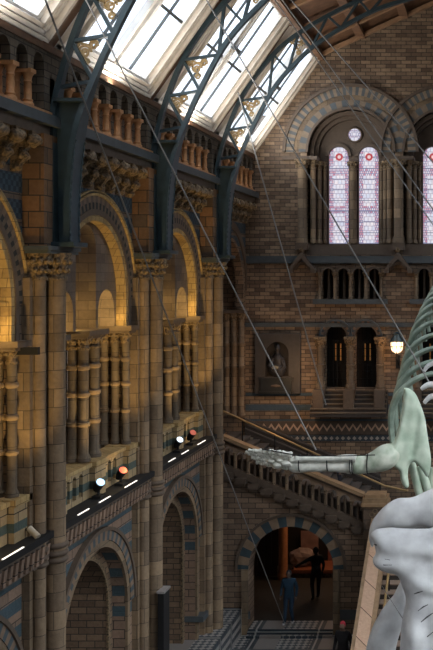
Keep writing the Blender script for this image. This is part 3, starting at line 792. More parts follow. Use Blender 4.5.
    for s in (-1, 0, 1):
        x = c+s*1.01
        bm = B(); shaft(bm, x, FY-.12, .12, fz(388), fz(345), (fz(365),), 14, 1.4); cc = part('column', bm, M['colstone'], t3, smooth=True)
        bm = B(); small_cap(bm, x, FY-.12, .12, fz(346), fz(339)); box(bm, x-.2, x+.2, FY-.3, FY, fz(339), fz(336.5)); part('capital', bm, M['capital'], cc, smooth=True)
        bm = B(); box(bm, x-.17, x+.17, FY-.62, FY, fz(408), fz(388)); part('pedestal', bm, M['moulding'], t3)
    bm = B()
    for k in range(6): box(bm, c-1.25-.0*k, c+1.25, FY-.02-.12*(k+1), FY, fz(390+4*k+4), fz(390+4*k))
    o = part('steps_core', bm, M['rise'])  # dark risers under lighter treads put the step shading into the colours
    for k in range(6): bm = B(); box(bm, c-1.26, c+1.26, FY-.02-.12*(k+1)-.03, FY-.02-.12*k, fz(390+4*k)-.03, fz(390+4*k)+.012); part('tread', bm, M['colstone'], o)
    o.name = 'door_steps'; tag(o, 'flight of worn stone steps up to the '+('left' if i == 0 else 'middle')+' twin doorway', 'steps', 'steps to the twin doorways')
# gabled brackets between arches
for j, px in enumerate((303, 399)):
    x = fx(px)
    bm = B(); h = .47
    prism(bm, [(x-h, fz(270)), (x-h, fz(273)), (x-.3, fz(273)), (x-.3, fz(268)), (x, fz(259)), (x+.3, fz(268)), (x+.3, fz(273)), (x+h, fz(273)), (x+h, fz(270)), (x, fz(252))], 'y', FY-.34, FY)
    t = thing('gabled_canopy', 'small stone gable on brackets %s the left great arch' % ('below the left foot of' if j == 0 else 'below the right foot of'), 'canopy', (x, FY, CZ+fz(275)), 'gabled canopies')
    part('gable', bm, M['moulding'], t)
    bm = B(); ring(bm, 'y', x, .19, .27, fz(270), FY-.2, FY, n=14); part('arch', bm, M['moulding'], t)
    bm = B(); blob(bm, (x, FY-.25, CZ+fz(250)), .1, .1, .12, 2, .4, 6)
    for s in (): blob(bm, (x+s*.38, FY-.2, CZ+fz(275)), .09, .13, .09, 2)
    part('finial', bm, M['capital'], t, smooth=True)
# memorial niche
t = thing('memorial_niche', 'grey stone memorial with arched niche on the far wall', 'memorial', (fx(278), FY, CZ+fz(393)))
bm = B(); archwall(bm, 'y', fx(256), fx(301), fz(393), fz(333), [(fx(278), 11.5*s32, fz(353), fz(376))], FY-.16, FY, n=16); part('surround', bm, plain('grey_marble', (.055,.048,.044), .6, scale=7), t)
bm = B(); box(bm, fx(266), fx(290), FY-.02, FY+.0, fz(377), fz(341)); part('niche_back', bm, plain('niche_wall', (.03,.025,.022), .9), t)
bm = B(); box(bm, fx(262), fx(293), FY-.24, FY-.1, fz(391), fz(379)); box(bm, fx(261), fx(294), FY-.26, FY-.1, fz(379), fz(377)); box(bm, fx(261), fx(294), FY-.26, FY-.1, fz(393), fz(391)); part('plaque', bm, plain('black_slate', (.025,.028,.03), .35), t)
bm = B()
ax_ = fx(278)
blob(bm, (ax_, FY-.26, CZ+fz(385)), .16, .02, .05, 2, .5, 8)
part('carved_inscription', bm, M['moulding'], t, smooth=True)
st = thing('bronze_figure', 'dark bronze half-length figure seated inside the memorial niche', 'statue', (ax_, FY-.12, CZ+fz(376)))
bm = B()
blob(bm, (ax_+.02, FY-.16, CZ+fz(369)), .27, .15, .26, 3, .25, 3); blob(bm, (ax_+.03, FY-.17, CZ+fz(360)), .17, .12, .24, 3, .2, 3)
tube(bm, [(ax_-.12, FY-.18, CZ+fz(358)), (ax_-.24, FY-.24, CZ+fz(365)), (ax_-.1, FY-.34, CZ+fz(369)), (ax_+.02, FY-.34, CZ+fz(368))], [.08,.07,.055,.045], 8)
tube(bm, [(ax_+.15, FY-.18, CZ+fz(358)), (ax_+.26, FY-.24, CZ+fz(366)), (ax_+.12, FY-.34, CZ+fz(370))], [.08,.07,.05], 8)
tube(bm, [(ax_+.03, FY-.17, CZ+fz(354)), (ax_+.03, FY-.18, CZ+fz(350))], .055, 8)
blob(bm, (ax_+.03, FY-.2, CZ+fz(347.5)), .085, .1, .125, 3); blob(bm, (ax_+.03, FY-.31, CZ+fz(348)), .018, .03, .03, 1)
part('body', bm, plain('bronze', (.03,.03,.034), .6, 0, c2=(.015,.015,.018)), st, smooth=True)
bm = B(); blob(bm, (ax_-.02, FY-.36, CZ+fz(366.5)), .13, .02, .07, 1); part('book', bm, plain('pale_book', (.2,.19,.15), .7), st)

# wall lantern
t = thing('wall_lantern', 'lit wall lantern with caged globe beside the twin doorway', 'lantern', (fx(398), FY-.3, CZ+fz(366)))
lx, ly = fx(398), FY-.42
bm = B(); lathe(bm, lx, ly, [(.09, fz(352)), (.18, fz(349)), (.205, fz(345)), (.2, fz(341)), (.14, fz(340))], 16); part('globe', bm, M['lamp'], t, smooth=True)
bm = B(); lathe(bm, lx, ly, [(.24, fz(341)), (.22, fz(338.5)), (.12, fz(335)), (.1, fz(333.5)), (.13, fz(333)), (.02, fz(331))], 16); part('cap', bm, M['iron'], t, smooth=True)
bm = B()
for k in range(8):
    a = k*PI/4
    tube(bm, [(lx+.215*math.cos(a), ly+.215*math.sin(a), CZ+fz(341)), (lx+.215*math.cos(a), ly+.215*math.sin(a), CZ+fz(346)), (lx+.08*math.cos(a), ly+.08*math.sin(a), CZ+fz(353))], .013, 5)
tube(bm, [(lx+.217*math.cos(q*PI/8), ly+.217*math.sin(q*PI/8), CZ+fz(345.5)) for q in range(16)], .014, 5, closed=True)
part('cage', bm, M['black'], t)
bm = B(); tube(bm, [(lx, ly, CZ+fz(352)), (lx, ly, CZ+fz(358)), (lx+.04, FY-.2, CZ+fz(364)), (lx, FY-.02, CZ+fz(362))], .035, 8); box(bm, lx-.07, lx+.07, FY-.06, FY, fz(368), fz(355)); part('bracket', bm, M['black'], t)
def lamp(name, kind, loc, energy, color, **kw):
    l = bpy.data.lights.new(name, kind); l.energy = energy; l.color = color
    for k, v in kw.items(): setattr(l, k, v)
    o = bpy.data.objects.new(name, l); COL.objects.link(o); o.location = loc; return o
lamp('lantern_light', 'POINT', (lx, ly-.3, CZ+fz(345)), 22, (1,.5,.18), shadow_soft_size=.2)

# ---------------------------------------------------------------- stairs along the far wall
s29 = YD/F
def dx(px): return (px-VX)*s29
def dz(py): return (VY-py)*s29
SLP = .415
def stz(x): return -5.78-SLP*(x+7.9)      # stair surface
X0, X1 = -8.45, -3.45
LZ = stz(X1)
# door wall (under the stair) with the arch: strips up to sloping top
ACX, ACZ, AR = -5.86, -8.91, 1.30
bm = B()
us = [-8.3+(X1+8.3)*k/60 for k in range(61)]
for a, b in zip(us, us[1:]):
    m_ = (a+b)/2
    def lo(u): return ACZ+math.sqrt(max(AR*AR-(u-ACX)**2, 0)) if abs(m_-ACX) < AR else -10.9
    prism(bm, [(a, lo(a)), (b, lo(b)), (b, stz(b)-.12), (a, stz(a)-.12)], 'y', YD, YD+.75)
struct('wall_stair', bm, stone('stair_wall_brick', (.27,.185,.125), (.14,.095,.065), bw=.42, bh=.16, ms=.012, var=.5))
bm = B(); box(bm, -8.3, ACX-1.31, YD-.05, YD, -10.45, -10.15); box(bm, ACX+1.31, -3.4, YD-.05, YD, -10.45, -10.15)
box(bm, -8.9, -8.3, 26.5, 26.56, -10.45, -10.15)
struct('trim_plinth_far', bm, M['darkstone'])
t = thing('doorway_arch', 'large round arch of alternating blue and tan stones under the stairs', 'arch', (ACX, YD, CZ-10.9))
bm = B(); ring(bm, 'y', ACX, 1.30, 1.62, ACZ, YD-.04, YD+.02, n=36); part('voussoir_ring', bm, M['vdoor'], t)
bm = B(); ring(bm, 'y', ACX, 1.62, 1.70, ACZ, YD-.10, YD+.02, n=36); part('hood_mould', bm, M['moulding'], t)
bm = B()
bm.free()
for s in (-1, 1): bm = B(); box(bm, ACX+s*1.30, ACX+s*1.50, YD-.09, YD, -10.9, ACZ); part('jamb', bm, M['pier'], t)
bm = B()
for k in range(3): box(bm, ACX-1.3-.0*k, ACX+1.3, YD-.14*k-.05, YD+.7, -10.9, -10.74-.05*k)
o = part('threshold_step', bm, M['mosaic']); tag(o, 'low patterned step at the foot of the large doorway', 'step')
# steps
bm = B(); n = 16; dxs = (X1-X0)/n
for k in range(n):
    xa = X0+k*dxs; z = stz(xa+dxs)+.45
    box(bm, xa, xa+dxs, YD+.1, YU-.02, z-.9, z)
t = thing('staircase_flight', 'flight of dark stone steps descending right along the far wall', 'stairs', (-5.9, 30.5, CZ-8))
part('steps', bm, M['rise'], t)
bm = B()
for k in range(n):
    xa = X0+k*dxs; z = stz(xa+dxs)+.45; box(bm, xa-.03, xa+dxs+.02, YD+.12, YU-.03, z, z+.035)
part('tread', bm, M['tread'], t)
bm = B(); prism(bm, [(-8.0, stz(-8.0)+.45), (X1, stz(X1)+.45), (X1, stz(X1)+1.0), (-8.0, stz(-8.0)+1.0)], 'y', YU-.06, YU); struct('trim_stair_skirting', bm, M['rise'])
for q in (.62, .78, .94):
    bm = B(); prism(bm, [(-8.0, stz(-8.0)+q), (X1, stz(X1)+q), (X1, stz(X1)+q+.05), (-8.0, stz(-8.0)+q+.05)], 'y', YU-.09, YU-.05); struct('trim_stair_moulding', bm, M['tread'])
bm = B(); box(bm, X1, 1.0, YD-.0, YU, LZ-.3, LZ); struct('floor_landing', bm, M['darkstone'])
bm = B(); box(bm, -12, X0, 28.5, YU, stz(X0)-.1, stz(X0)+.03); struct('floor_gallery_landing', bm, M['darkstone'])
# front balustrade
t = thing('stair_balustrade', 'carved stone balustrade of little arches sloping down to the newel', 'balustrade', (-5.8, YD, CZ-7))
bx0, bx1 = -7.95, -3.62
def slab(bm, x0, x1, o0, o1, y0, y1): prism(bm, [(x0, stz(x0)+o0), (x1, stz(x1)+o0), (x1, stz(x1)+o1), (x0, stz(x0)+o1)], 'y', y0, y1)
bm = B(); slab(bm, bx0, bx1, .86, .97, YD-.20, YD+.14); part('handrail', bm, M['railstone'], t)
bm = B(); slab(bm, bx0, bx1, .78, .86, YD-.14, YD+.08); part('rail_mould', bm, M['moulding'], t)
bm = B(); slab(bm, bx0, bx1, -.12, .10, YD-.12, YD+.06); part('string', bm, M['moulding'], t)
nb = 11; wb = (bx1-bx0)/nb
for k in range(nb):
    xc = bx0+wb*(k+.5); z0 = stz(xc)
    bm = B()
    xx0, xx1 = xc-wb/2, xc+wb/2
    pts = arcpts(xc, .155, z0+.52, 10)
    for (p, q) in zip(pts, pts[1:]): prism(bm, [p, q, (q[0], stz(q[0])+.8), (p[0], stz(p[0])+.8)], 'y', YD-.08, YD+.04)
    for (a, b) in ((xx0, xc-.155), (xc+.155, xx1)): prism(bm, [(a, stz(a)+.08), (b, stz(b)+.08), (b, stz(b)+.8), (a, stz(a)+.8)], 'y', YD-.08, YD+.04)
    part('arch_panel', bm, M['panelstone'], t)
    bm = B(); lathe(bm, xx1, YD-.09, [(.055, stz(xx1)+.1), (.045, stz(xx1)+.16), (.032, stz(xx1)+.2), (.032, stz(xx1)+.5), (.06, stz(xx1)+.58)], 10); part('baluster', bm, M['pier'], t, smooth=True)
    bm = B(); lathe(bm, xc, YD-.0, [(.04, z0+.1), (.05, z0+.25), (.03, z0+.42), (.05, z0+.5), (.02, z0+.6)], 8); part('inner_baluster', bm, M['moulding'], t, smooth=True)
    bm = B(); z = stz(xc)-.12; box(bm, xc-.17, xc+.17, YD-.2, YD+.0, z-.16, z+.02); box(bm, xc-.14, xc+.1, YD-.14, YD, z-.24, z-.16); part('corbel', bm, M['moulding'], t)
# wall-side handrails
def rail(lab, pts, posts, r=.035, nm='metal_handrail'):
    t = thing(nm, lab, 'handrail', pts[0])
    bm = B(); tube(bm, pts, r, 8); part('rail', bm, M['brass'], t, smooth=True)
    for p, h in posts: bm = B(); tube(bm, [p, (p[0], p[1], p[2]-h)], .022, 6); part('post', bm, M['black'], t)
yr = 30.4
A_, B_ = P(223, 411, yr), P(385, 486, yr)
rail('slim brass handrail on dark posts in the middle of the flight', [A_, B_, P(408, 491, yr)], [(tuple(A_.lerp(B_, f)), .9) for f in (.12, .32, .52, .72, .97)])
# newel
t = thing('newel_pier', 'square stone newel with flat pink cap at the foot of the balustrade', 'newel', (-3.4, YD-.1, CZ+LZ))
nx0, nx1, ny0, ny1 = dx(366)-.02, dx(388), YD-.45, YD+.25
bm = B(); box(bm, nx0, nx1, ny0, ny1, -10.9, dz(503)); part('body', bm, stone('newel_stone', (.16,.11,.075), (.10,.07,.05), bw=.5, bh=.3), t)
bm = B(); box(bm, nx0-.07, nx1+.05, ny0-.07, ny1+.05, dz(503), dz(500)); box(bm, nx0-.03, nx1+.02, ny0-.03, ny1+.02, dz(500), dz(495)); box(bm, nx0+.05, nx1-.05, ny0+.05, ny1-.05, dz(495), dz(492)); part('cap', bm, M['railstone'], t)
bm = B()
nxm = (nx0+nx1)/2; nzm = dz(511)
for q in range(4): tube(bm, [(nxm+math.cos(q*PI/2)*.1+.07*math.cos(a*PI/6), ny0-.015, CZ+nzm+math.sin(q*PI/2)*.1+.07*math.sin(a*PI/6)) for a in range(12)], .018, 6, closed=True)
part('carved_panel', bm, M['pier'], t, smooth=True)

# ---------------------------------------------------------------- central stair coming towards the viewer
K2 = .49; YS0 = 28.55
def cz(y): return LZ-K2*(YS0-y)
t = thing('central_staircase', 'wide central staircase of pale-edged steps behind the whale skull', 'stairs', (-1.2, 25, CZ-10.9))
bm = B(); bm2 = B(); y = YS0; z = LZ; 
while z-.16 > -10.9:
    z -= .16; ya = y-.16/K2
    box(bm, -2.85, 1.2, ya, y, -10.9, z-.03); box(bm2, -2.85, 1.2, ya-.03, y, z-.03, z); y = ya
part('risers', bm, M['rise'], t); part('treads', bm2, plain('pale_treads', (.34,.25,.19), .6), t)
yb = y
t = thing('stair_parapet', 'pink stone parapet sloping down toward the viewer left of the skull', 'parapet', (-3.1, 25, CZ-10.9))
def pt(y): return -7.02-.49*(YD-y)
bm = B(); prism(bm, [(ny0, -10.9), (21.6, -10.9), (21.6, pt(21.6)-.12), (ny0, pt(ny0)-.12)], 'x', -3.27, -2.88); part('wall', bm, stone('parapet_side', (.22,.15,.1), (.12,.085,.06), bw=.42, bh=.16), t)
bm = B(); prism(bm, [(ny0, pt(ny0)-.12), (21.6, pt(21.6)-.12), (21.6, pt(21.6)), (ny0, pt(ny0))], 'x', -3.36, -2.80)
part('coping', bm, M['railstone'], t)
bm = B(); prism(bm, [(ny0, pt(ny0)-.0), (21.6, pt(21.6)-.0), (21.6, pt(21.6)+.035), (ny0, pt(ny0)+.035)], 'x', -3.26, -2.93); part('raised_band', bm, M['coping'], t)
rail('slim brass handrail beside the pink parapet', [(-2.62, 28.4, CZ+pt(28.4)+.12), (-2.62, 22, CZ+pt(22)+.12)], [((-2.62, y_, CZ+pt(y_)+.12), .8) for y_ in (28, 26.5, 25, 23.5)])

# ---------------------------------------------------------------- beyond the doorway
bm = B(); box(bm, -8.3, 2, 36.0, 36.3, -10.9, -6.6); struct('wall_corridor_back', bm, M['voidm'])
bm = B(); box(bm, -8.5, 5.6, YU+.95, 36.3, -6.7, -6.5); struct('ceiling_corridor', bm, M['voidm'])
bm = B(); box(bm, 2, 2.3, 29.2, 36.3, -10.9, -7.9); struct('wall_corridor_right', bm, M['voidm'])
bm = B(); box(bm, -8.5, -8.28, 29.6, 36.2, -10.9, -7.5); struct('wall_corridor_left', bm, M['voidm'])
bm = B(); box(bm, -8.3, 2, 29.8, 36.3, -7.6, -7.5) ; 
bm.free()
t = thing('display_case', 'low exhibition case with patterned base seen through the doorway', 'case', (-6.0, 34.5, CZ-10.9))
def q34(px, py): return ((px-VX)*34.4/F, (VY-py)*34.4/F)
xa, za = q34(292, 583); xb, zb4 = q34(331, 573)
bm = B(); box(bm, xa, xb, 34.4, 35.4, -10.9, zb4); part('base', bm, plain('carved_base', (.16,.12,.10), .7, scale=14, c2=(.03,.025,.022)), t)
bm = B(); box(bm, xa-.05, xb+.05, 34.35, 35.5, zb4, zb4+.12); part('rim', bm, plain('red_wood', (.3,.1,.05), .5), t)
bm = B(); cxq, czq = q34(308, 560); blob(bm, (cxq-.3, 34.9, CZ+zb4+.42), .5, .3, .34, 3, .25, 2); o = part('pale_specimen', bm, plain('pale_specimen', (.30,.22,.20), .6)); tag(o, 'pale rounded specimen resting on the exhibition case', 'specimen')
bm = B(); xq, _ = q34(283, 550); shaft(bm, xq+.03, 34.3, .16, -10.9, -7.6, (), 14, 1.3); o = part('timber_column', bm, plain('red_brown_column', (.42,.17,.06), .5), smooth=True); tag(o, 'red-brown column standing inside the doorway left of the case', 'column')
for k, (px0, px1, c_) in enumerate(((294, 312, (.34,.2,.17)), (322, 333, (.3,.1,.08)))):
    a, _ = q34(px0, 0); b_, _ = q34(px1, 0); bm = B(); box(bm, a, b_, 35.7, 35.75, (VY-572)*35.7/F, (VY-531)*35.7/F)
    o = part('exhibition_panel', bm, plain('panel_%s' % 'ab'[k], c_, .7, scale=3, var=.4)); tag(o, ['pinkish exhibition panel at the back of the corridor', 'dark red exhibition panel at the right of the corridor'][k], 'panel')
bm = B(); bx = [(250, 278)]; a, _ = q34(246, 0); b_, _ = q34(276, 0); box(bm, a, b_, 34.6, 35.2, -10.9, -8.3)
for k in range(4): box(bm, a+.2+k*.26, a+.36+k*.26, 34.55, 34.6, -10.5, -8.6)
o = part('oak_cabinet', bm, plain('oak_dark', (.06,.035,.02), .5)); tag(o, 'dark oak cabinet against the left side of the corridor', 'cabinet')
lamp('corridor_lamp', 'AREA', (-5.2, 34.0, CZ-7.75), 17, (1,.6,.35), size=1.6)
bm = B(); box(bm, -7.0, -4.2, 33.9, 34.1, -7.7, -7.68); bm.free()

# ---------------------------------------------------------------- gallery light rails and spotlights
for i, c in enumerate(YC[:3]):
    segs = [(c-1.8, c-1.1), (c-.8, c-.05), (c+.55, c+1.45)]
    for k, (a, b) in enumerate(segs):
        bm = B(); box(bm, -7.655, -7.63, a+.1, b-.1, -4.50, -4.485)
        o = part('light_strip', bm, M['strip']); tag(o, 'white light strip on the black ledge, %s of the %s bay' % (('near end', 'middle', 'far end')[k], ('nearest', 'second', 'third')[i]), 'light', 'light strips on the gallery ledge')
def spot(y, lab, colr, glow, tilt):
    t = thing('spotlight', lab, 'spotlight', (-7.84, y, CZ-4.5), 'gallery spotlights')
    bm = B(); box(bm, -7.92, -7.74, y-.14, y+.14, -4.5, -4.44); tube(bm, [(-7.84, y, CZ-4.44), (-7.84, y+.05, CZ-4.3)], .03, 6); part('bracket', bm, M['black'], t)
    d = Vector((math.cos(tilt)*.45, -.35, math.sin(tilt))).normalized(); c0 = Vector((-7.84, y, CZ-4.26))
    bm = B(); tube(bm, [c0-d*.16, c0-d*.05, c0+d*.12, c0+d*.14], [.05, .085, .095, .095], 16); part('can', bm, M['black'], t, smooth=True)
    bm = B(); tube(bm, [c0+d*.141, c0+d*.15], .085, 16); part('lens', bm, emit('lens_'+colr, glow, (.75 if colr == 'blue' else .3)), t)
spot(19.35, 'black spotlight with pale blue lens on the second bay ledge', 'blue', (.55,.8,1), .5)
spot(20.55, 'black spotlight with red lens beside the blue one', 'red', (.75,.12,.08), .5)
spot(24.4, 'black spotlight with white lens on the third bay ledge', 'blue', (.8,.9,1), .5)
spot(25.5, 'black spotlight with reddish lens on the third bay ledge', 'red', (.5,.12,.08), .5)
bm = B(); c0 = P(36, 535, 16.4); 
t = thing('security_camera', 'pale camera on a short arm at the first pier', 'camera', c0, None)
tube(bm, [c0+Vector((-.12, 0, .12)), c0+Vector((.06, -.05, -.02))], .055, 10); part('body', bm, plain('pale_plastic', (.5,.45,.36), .4), t, smooth=True)
bm = B(); tube(bm, [c0+Vector((-.12, 0, .1)), c0+Vector((-.3, .1, .06))], .025, 6); blob(bm, c0+Vector((-.3, .1, .06)), .06, .06, .06, 2); part('arm', bm, M['black'], t)
# warm lights: uplighters of each bay
def aim(o, tgt): o.rotation_euler = (Vector(tgt)-o.location).to_track_quat('-Z', 'Y').to_euler()
EN = [1.7, 1.7, 1.6]
for i, c in enumerate(YC[:3]):
    for yy, e in ((c-.9, 1.0), (c+.5, 1.0)):
        o = lamp('uplighter', 'SPOT', (-7.35, yy, CZ-4.3), 150*e*EN[i], (1,.66,.24), spot_size=.95, spot_blend=.9, shadow_soft_size=.12); aim(o, (-7.95, c+1.9 if yy > c else c+.3, CZ-1.6))
    lamp('ledge_glow', 'POINT', (-7.6, c+.85, CZ-4.1), 3.2, (1,.68,.28), shadow_soft_size=.06)
    for yy, zz, xx, e in ((c-.1, -.75, -8.5, 7), (c+1.0, -.95, -8.5, 5), (c+1.3, -.95, -8.06, 2.4), (c-1.0, -.95, -8.5, 5)):
        lamp('arch_light', 'POINT', (xx, yy, CZ+zz), e*EN[i], (1,.64,.2), shadow_soft_size=.06)
for k in range(4):
    o = lamp('roof_fill', 'AREA', (-7.45, YC[k], CZ+3.85), ROOF_FILL_W, (1,.95,.88), shape='RECTANGLE', size=.25, size_y=3.0); aim(o, (-5.3, YC[k], CZ+7.4))  # added fill light to brighten the roof frames, no fitting modelled
for p, q, e in (((5.2, 8, CZ+2.6), (-1.0, 15.0, CZ-4.5), 650), ((5.2, 13, CZ+2.6), (-1.3, 18.5, CZ-3.2), 520), ((5.2, 12, CZ+2.6), (-3.4, 17.9, CZ-3.5), 1000), ((5.2, 22, CZ+2.6), (-.6, 21, CZ-1), 300)):
    o = lamp('skeleton_fill', 'SPOT', p, e, (.95,.98,1), spot_size=.55, spot_blend=.8, shadow_soft_size=.3); aim(o, q)  # added unseen fill lights that brighten the bones
lamp('stair_lamp', 'POINT', (-6.2, 30.3, CZ-3.2), 40, (1,.6,.3), shadow_soft_size=.4)
# black floor unit by pier 2
t = thing('column_loudspeaker', 'tall narrow black loudspeaker column fixed low on the third pier', 'loudspeaker', (-7.43, 22.1, CZ-8.75))
bm = B(); box(bm, -7.50, -7.36, 21.9, 22.3, -8.75, -7.3); part('cabinet', bm, M['black'], t)
bm = B(); box(bm, -7.52, -7.34, 21.88, 22.32, -7.3, -7.25); part('top', bm, plain('grey_top', (.3,.28,.27), .4), t)
bm = B(); box(bm, -8.9, -7.6, 16.22, 16.3, -1.33, -1.2); o = part('black_bar', bm, M['black']); tag(o, 'short black horizontal bar at capital height on the left edge', 'bar')

# ================================================================ WHALE SKELETON
def seg_dist(p, a, b):
    ax, ay = a; bx, by = b; px, py = p
    vx, vy = bx-ax, by-ay; l = vx*vx+vy*vy
    t = max(0, min(1, ((px-ax)*vx+(py-ay)*vy)/l)) if l else 0
    qx, qy = ax+t*vx, ay+t*vy
    return math.hypot(px-qx, py-qy), (qx, qy)
def inside(p, poly):
    c = False; n = len(poly); x, y = p
    for i in range(n):
        (x1, y1), (x2, y2) = poly[i], poly[(i+1) % n]
        if (y1 > y) != (y2 > y) and x < (x2-x1)*(y-y1)/(y2-y1)+x1: c = not c
    return c
def bone_plate(bm, outline, depth, thick, rad, step=2.0, lump=.0, tilt=(0, 0), ref=(0, 0), back=.6, ridges=()):
    """solid bone whose silhouette is `outline`; domed front and back. depth = distance of its mid-plane"""
    ol = smoothcurve([(x, y, 0) for x, y in outline]+[(outline[0][0], outline[0][1], 0)], 4)
    poly = [(v.x, v.y) for v in ol[:-1]]
    xs = [p[0] for p in poly]; ys = [p[1] for p in poly]
    x0, y0 = min(xs)-step, min(ys)-step
    nx = int((max(xs)-x0)/step)+3; ny = int((max(ys)-y0)/step)+3
    V = {}
    for i in range(nx):
        for j in range(ny):
            p = (x0+i*step, y0+j*step)
            best = min((seg_dist(p, poly[k], poly[(k+1) % len(poly)]) for k in range(len(poly))), key=lambda t: t[0])
            ins = inside(p, poly)
            if ins and best[0] > step*.35: V[i, j] = (p, best[0])
            elif best[0] < step*.80: V[i, j] = (best[1], 0.0)
    def pos(p, d, s):
        k = min(d/rad, 1); h = math.sqrt(max(1-(1-k)**2, 0))*thick
        for (ra, rb, rr, rh) in ridges:
            dd = seg_dist(p, ra, rb)[0]
            if dd < rr: h += rh*k*(math.cos(dd/rr*PI)+1)/2
        h *= 1+lump*noise.noise(Vector((p[0]*.06, p[1]*.06, depth)))*1.6
        h *= (1 if s < 0 else back)
        Yd = depth+tilt[0]*(p[0]-ref[0])+tilt[1]*(p[1]-ref[1])
        q = P(p[0], p[1], Yd); q.y += s*h; return q
    F_ = {}; K_ = {}
    for k, (p, d) in V.items():
        F_[k] = bm.verts.new(pos(p, d, -1)); K_[k] = F_[k] if d == 0 else bm.verts.new(pos(p, d, 1))
    for i in range(nx):
        for j in range(ny):
            c4 = [(i, j), (i+1, j), (i+1, j+1), (i, j+1)]
            c4 = [c for c in c4 if c in V]
            if len(c4) < 3 or all(V[c][1] == 0 for c in c4): continue
            for D in (F_, K_):
                try: bm.faces.new([D[c] for c in c4])
                except ValueError: pass
    bmesh.ops.remove_doubles(bm, verts=bm.verts[:], dist=.0015)
def soften(bm, it=10):
    fr = [v for v in bm.verts if not v.is_boundary]
    sharp = {v for v in bm.verts if any(abs((f.normal.y) ) < 1e-9 for f in v.link_faces)}
    for _ in range(it): bmesh.ops.smooth_vert(bm, verts=fr, factor=.5, use_axis_x=False, use_axis_y=True, use_axis_z=False)
W = thing('whale_skeleton', 'huge suspended whale skeleton with ribs, shoulder blade, flipper and skull', 'skeleton', P(420, 500, 18))
# shoulder blade
sc = [(404,388),(408,388),(415,393),(420,403),(425,418),(428,438),(431,458),(430,471),(427,477),(421,469),(414,462),(409,466),(408,476),(409,486),(405,488),(401,481),(399,471),(393,466),(386,458),(387,448),(394,440),(398,428),(402,408)]
bm = B(); bone_plate(bm, sc, 18.0, .085, 6, 1.3, lump=.2, tilt=(.004, 0), ref=(400, 450), ridges=(((404,395),(396,452),6,.06), ((420,405),(412,455),5,-.05)))
soften(bm, 3); part('shoulder_blade', bm, M['greenbone'], W, smooth=True, label='broad pale green shoulder blade')
def pxtube(bm, pts, seg=12, n=5):
    """pts: (px,py,depth,radius_px)"""
    L = smoothcurve([(x, y, d) for x, y, d, r in pts], n); R_ = smoothcurve([(r, 0, 0) for x, y, d, r in pts], n)
    tube(bm, [P(v.x, v.y, v.z) for v in L], [max(r.x, .3)*v.z/F for r, v in zip(R_, L)], seg)
bm = B(); pxtube(bm, [(394,452,18.05,9), (389,455,17.97,12), (382,459,17.95,12.3), (374,462,17.95,10.5), (366,464,17.95,9), (358,465,17.95,9.5), (354,465,17.95,8)], 18)
part('upper_arm_bone', bm, plain('arm_bone', (.60,.63,.54), .5, scale=4.5, c2=(.26,.33,.24), bump=.4), W, smooth=True)
bm = B(); pxtube(bm, [(355,466,17.95,7), (350,466,17.95,8), (342,466,17.95,6.4), (325,466,17.95,5.6), (308,466,17.95,5.8), (296,466,17.95,6.6), (290,465,17.95,5)], 14); part('radius_bone', bm, M['handbone'], W, smooth=True)
bm = B(); pxtube(bm, [(356,459,17.85,4.4), (346,458,17.85,3.6), (328,459,17.85,2.9), (308,459,17.85,3), (296,459,17.85,4)], 12); part('ulna_bone', bm, M['handbone'], W, smooth=True)
for k, (x, y, r) in enumerate(((293,460,4.2),(287,463,5.4),(281,460,4.6),(284,457,3.6),(278,465,4.6),(272,461,4.0))):
    bm = B(); p = P(x, y, 17.85); rr = r*17.85/F; blob(bm, p, rr*1.15, rr, rr*.85, 2, .35, 20); part('wrist_bone', bm, M['handbone'], W, smooth=True)
for f, pts in enumerate(([(292,455),(281,453),(271,452),(262,451),(254,451),(248,450)], [(286,457),(274,456),(265,455),(257,454),(250,454),(245,452)],
                         [(282,462),(270,460),(262,459),(256,458),(251,457)], [(288,467),(276,466),(268,464),(262,463),(256,462)])):
    for a, b in zip(pts, pts[1:]):
        bm = B(); d = 17.75+.06*f; rr = 3.0-.26*pts.index(a)
        q = lambda t: (a[0]+(b[0]-a[0])*t, a[1]+(b[1]-a[1])*t)
        pxtube(bm, [(*q(.0), d, rr), (*q(.15), d, rr*1.15), (*q(.5), d, rr*.7), (*q(.85), d, rr*1.05), (*q(.97), d, rr*.8)], 8, 2)
        part('finger_bone', bm, M['handbone'], W, smooth=True)
bm = B()
for x, y, r in ((351,464,9.3),(353,464,9.6),(368,464,10),(300,463,8.2),(328,463,7.6)):
    rr = r*17.95/F
    c0 = P(x, y, 17.93); tube(bm, [(c0.x, c0.y+rr*1.0*math.cos(q*PI/8), c0.z+rr*math.sin(q*PI/8)) for q in range(16)], .012, 5, closed=True)
tube(bm, [P(375,455,17.7), P(340,456,17.7), P(300,456,17.7), P(262,449,17.7)], .011, 5)
part('wire_clamp', bm, M['black'], W)
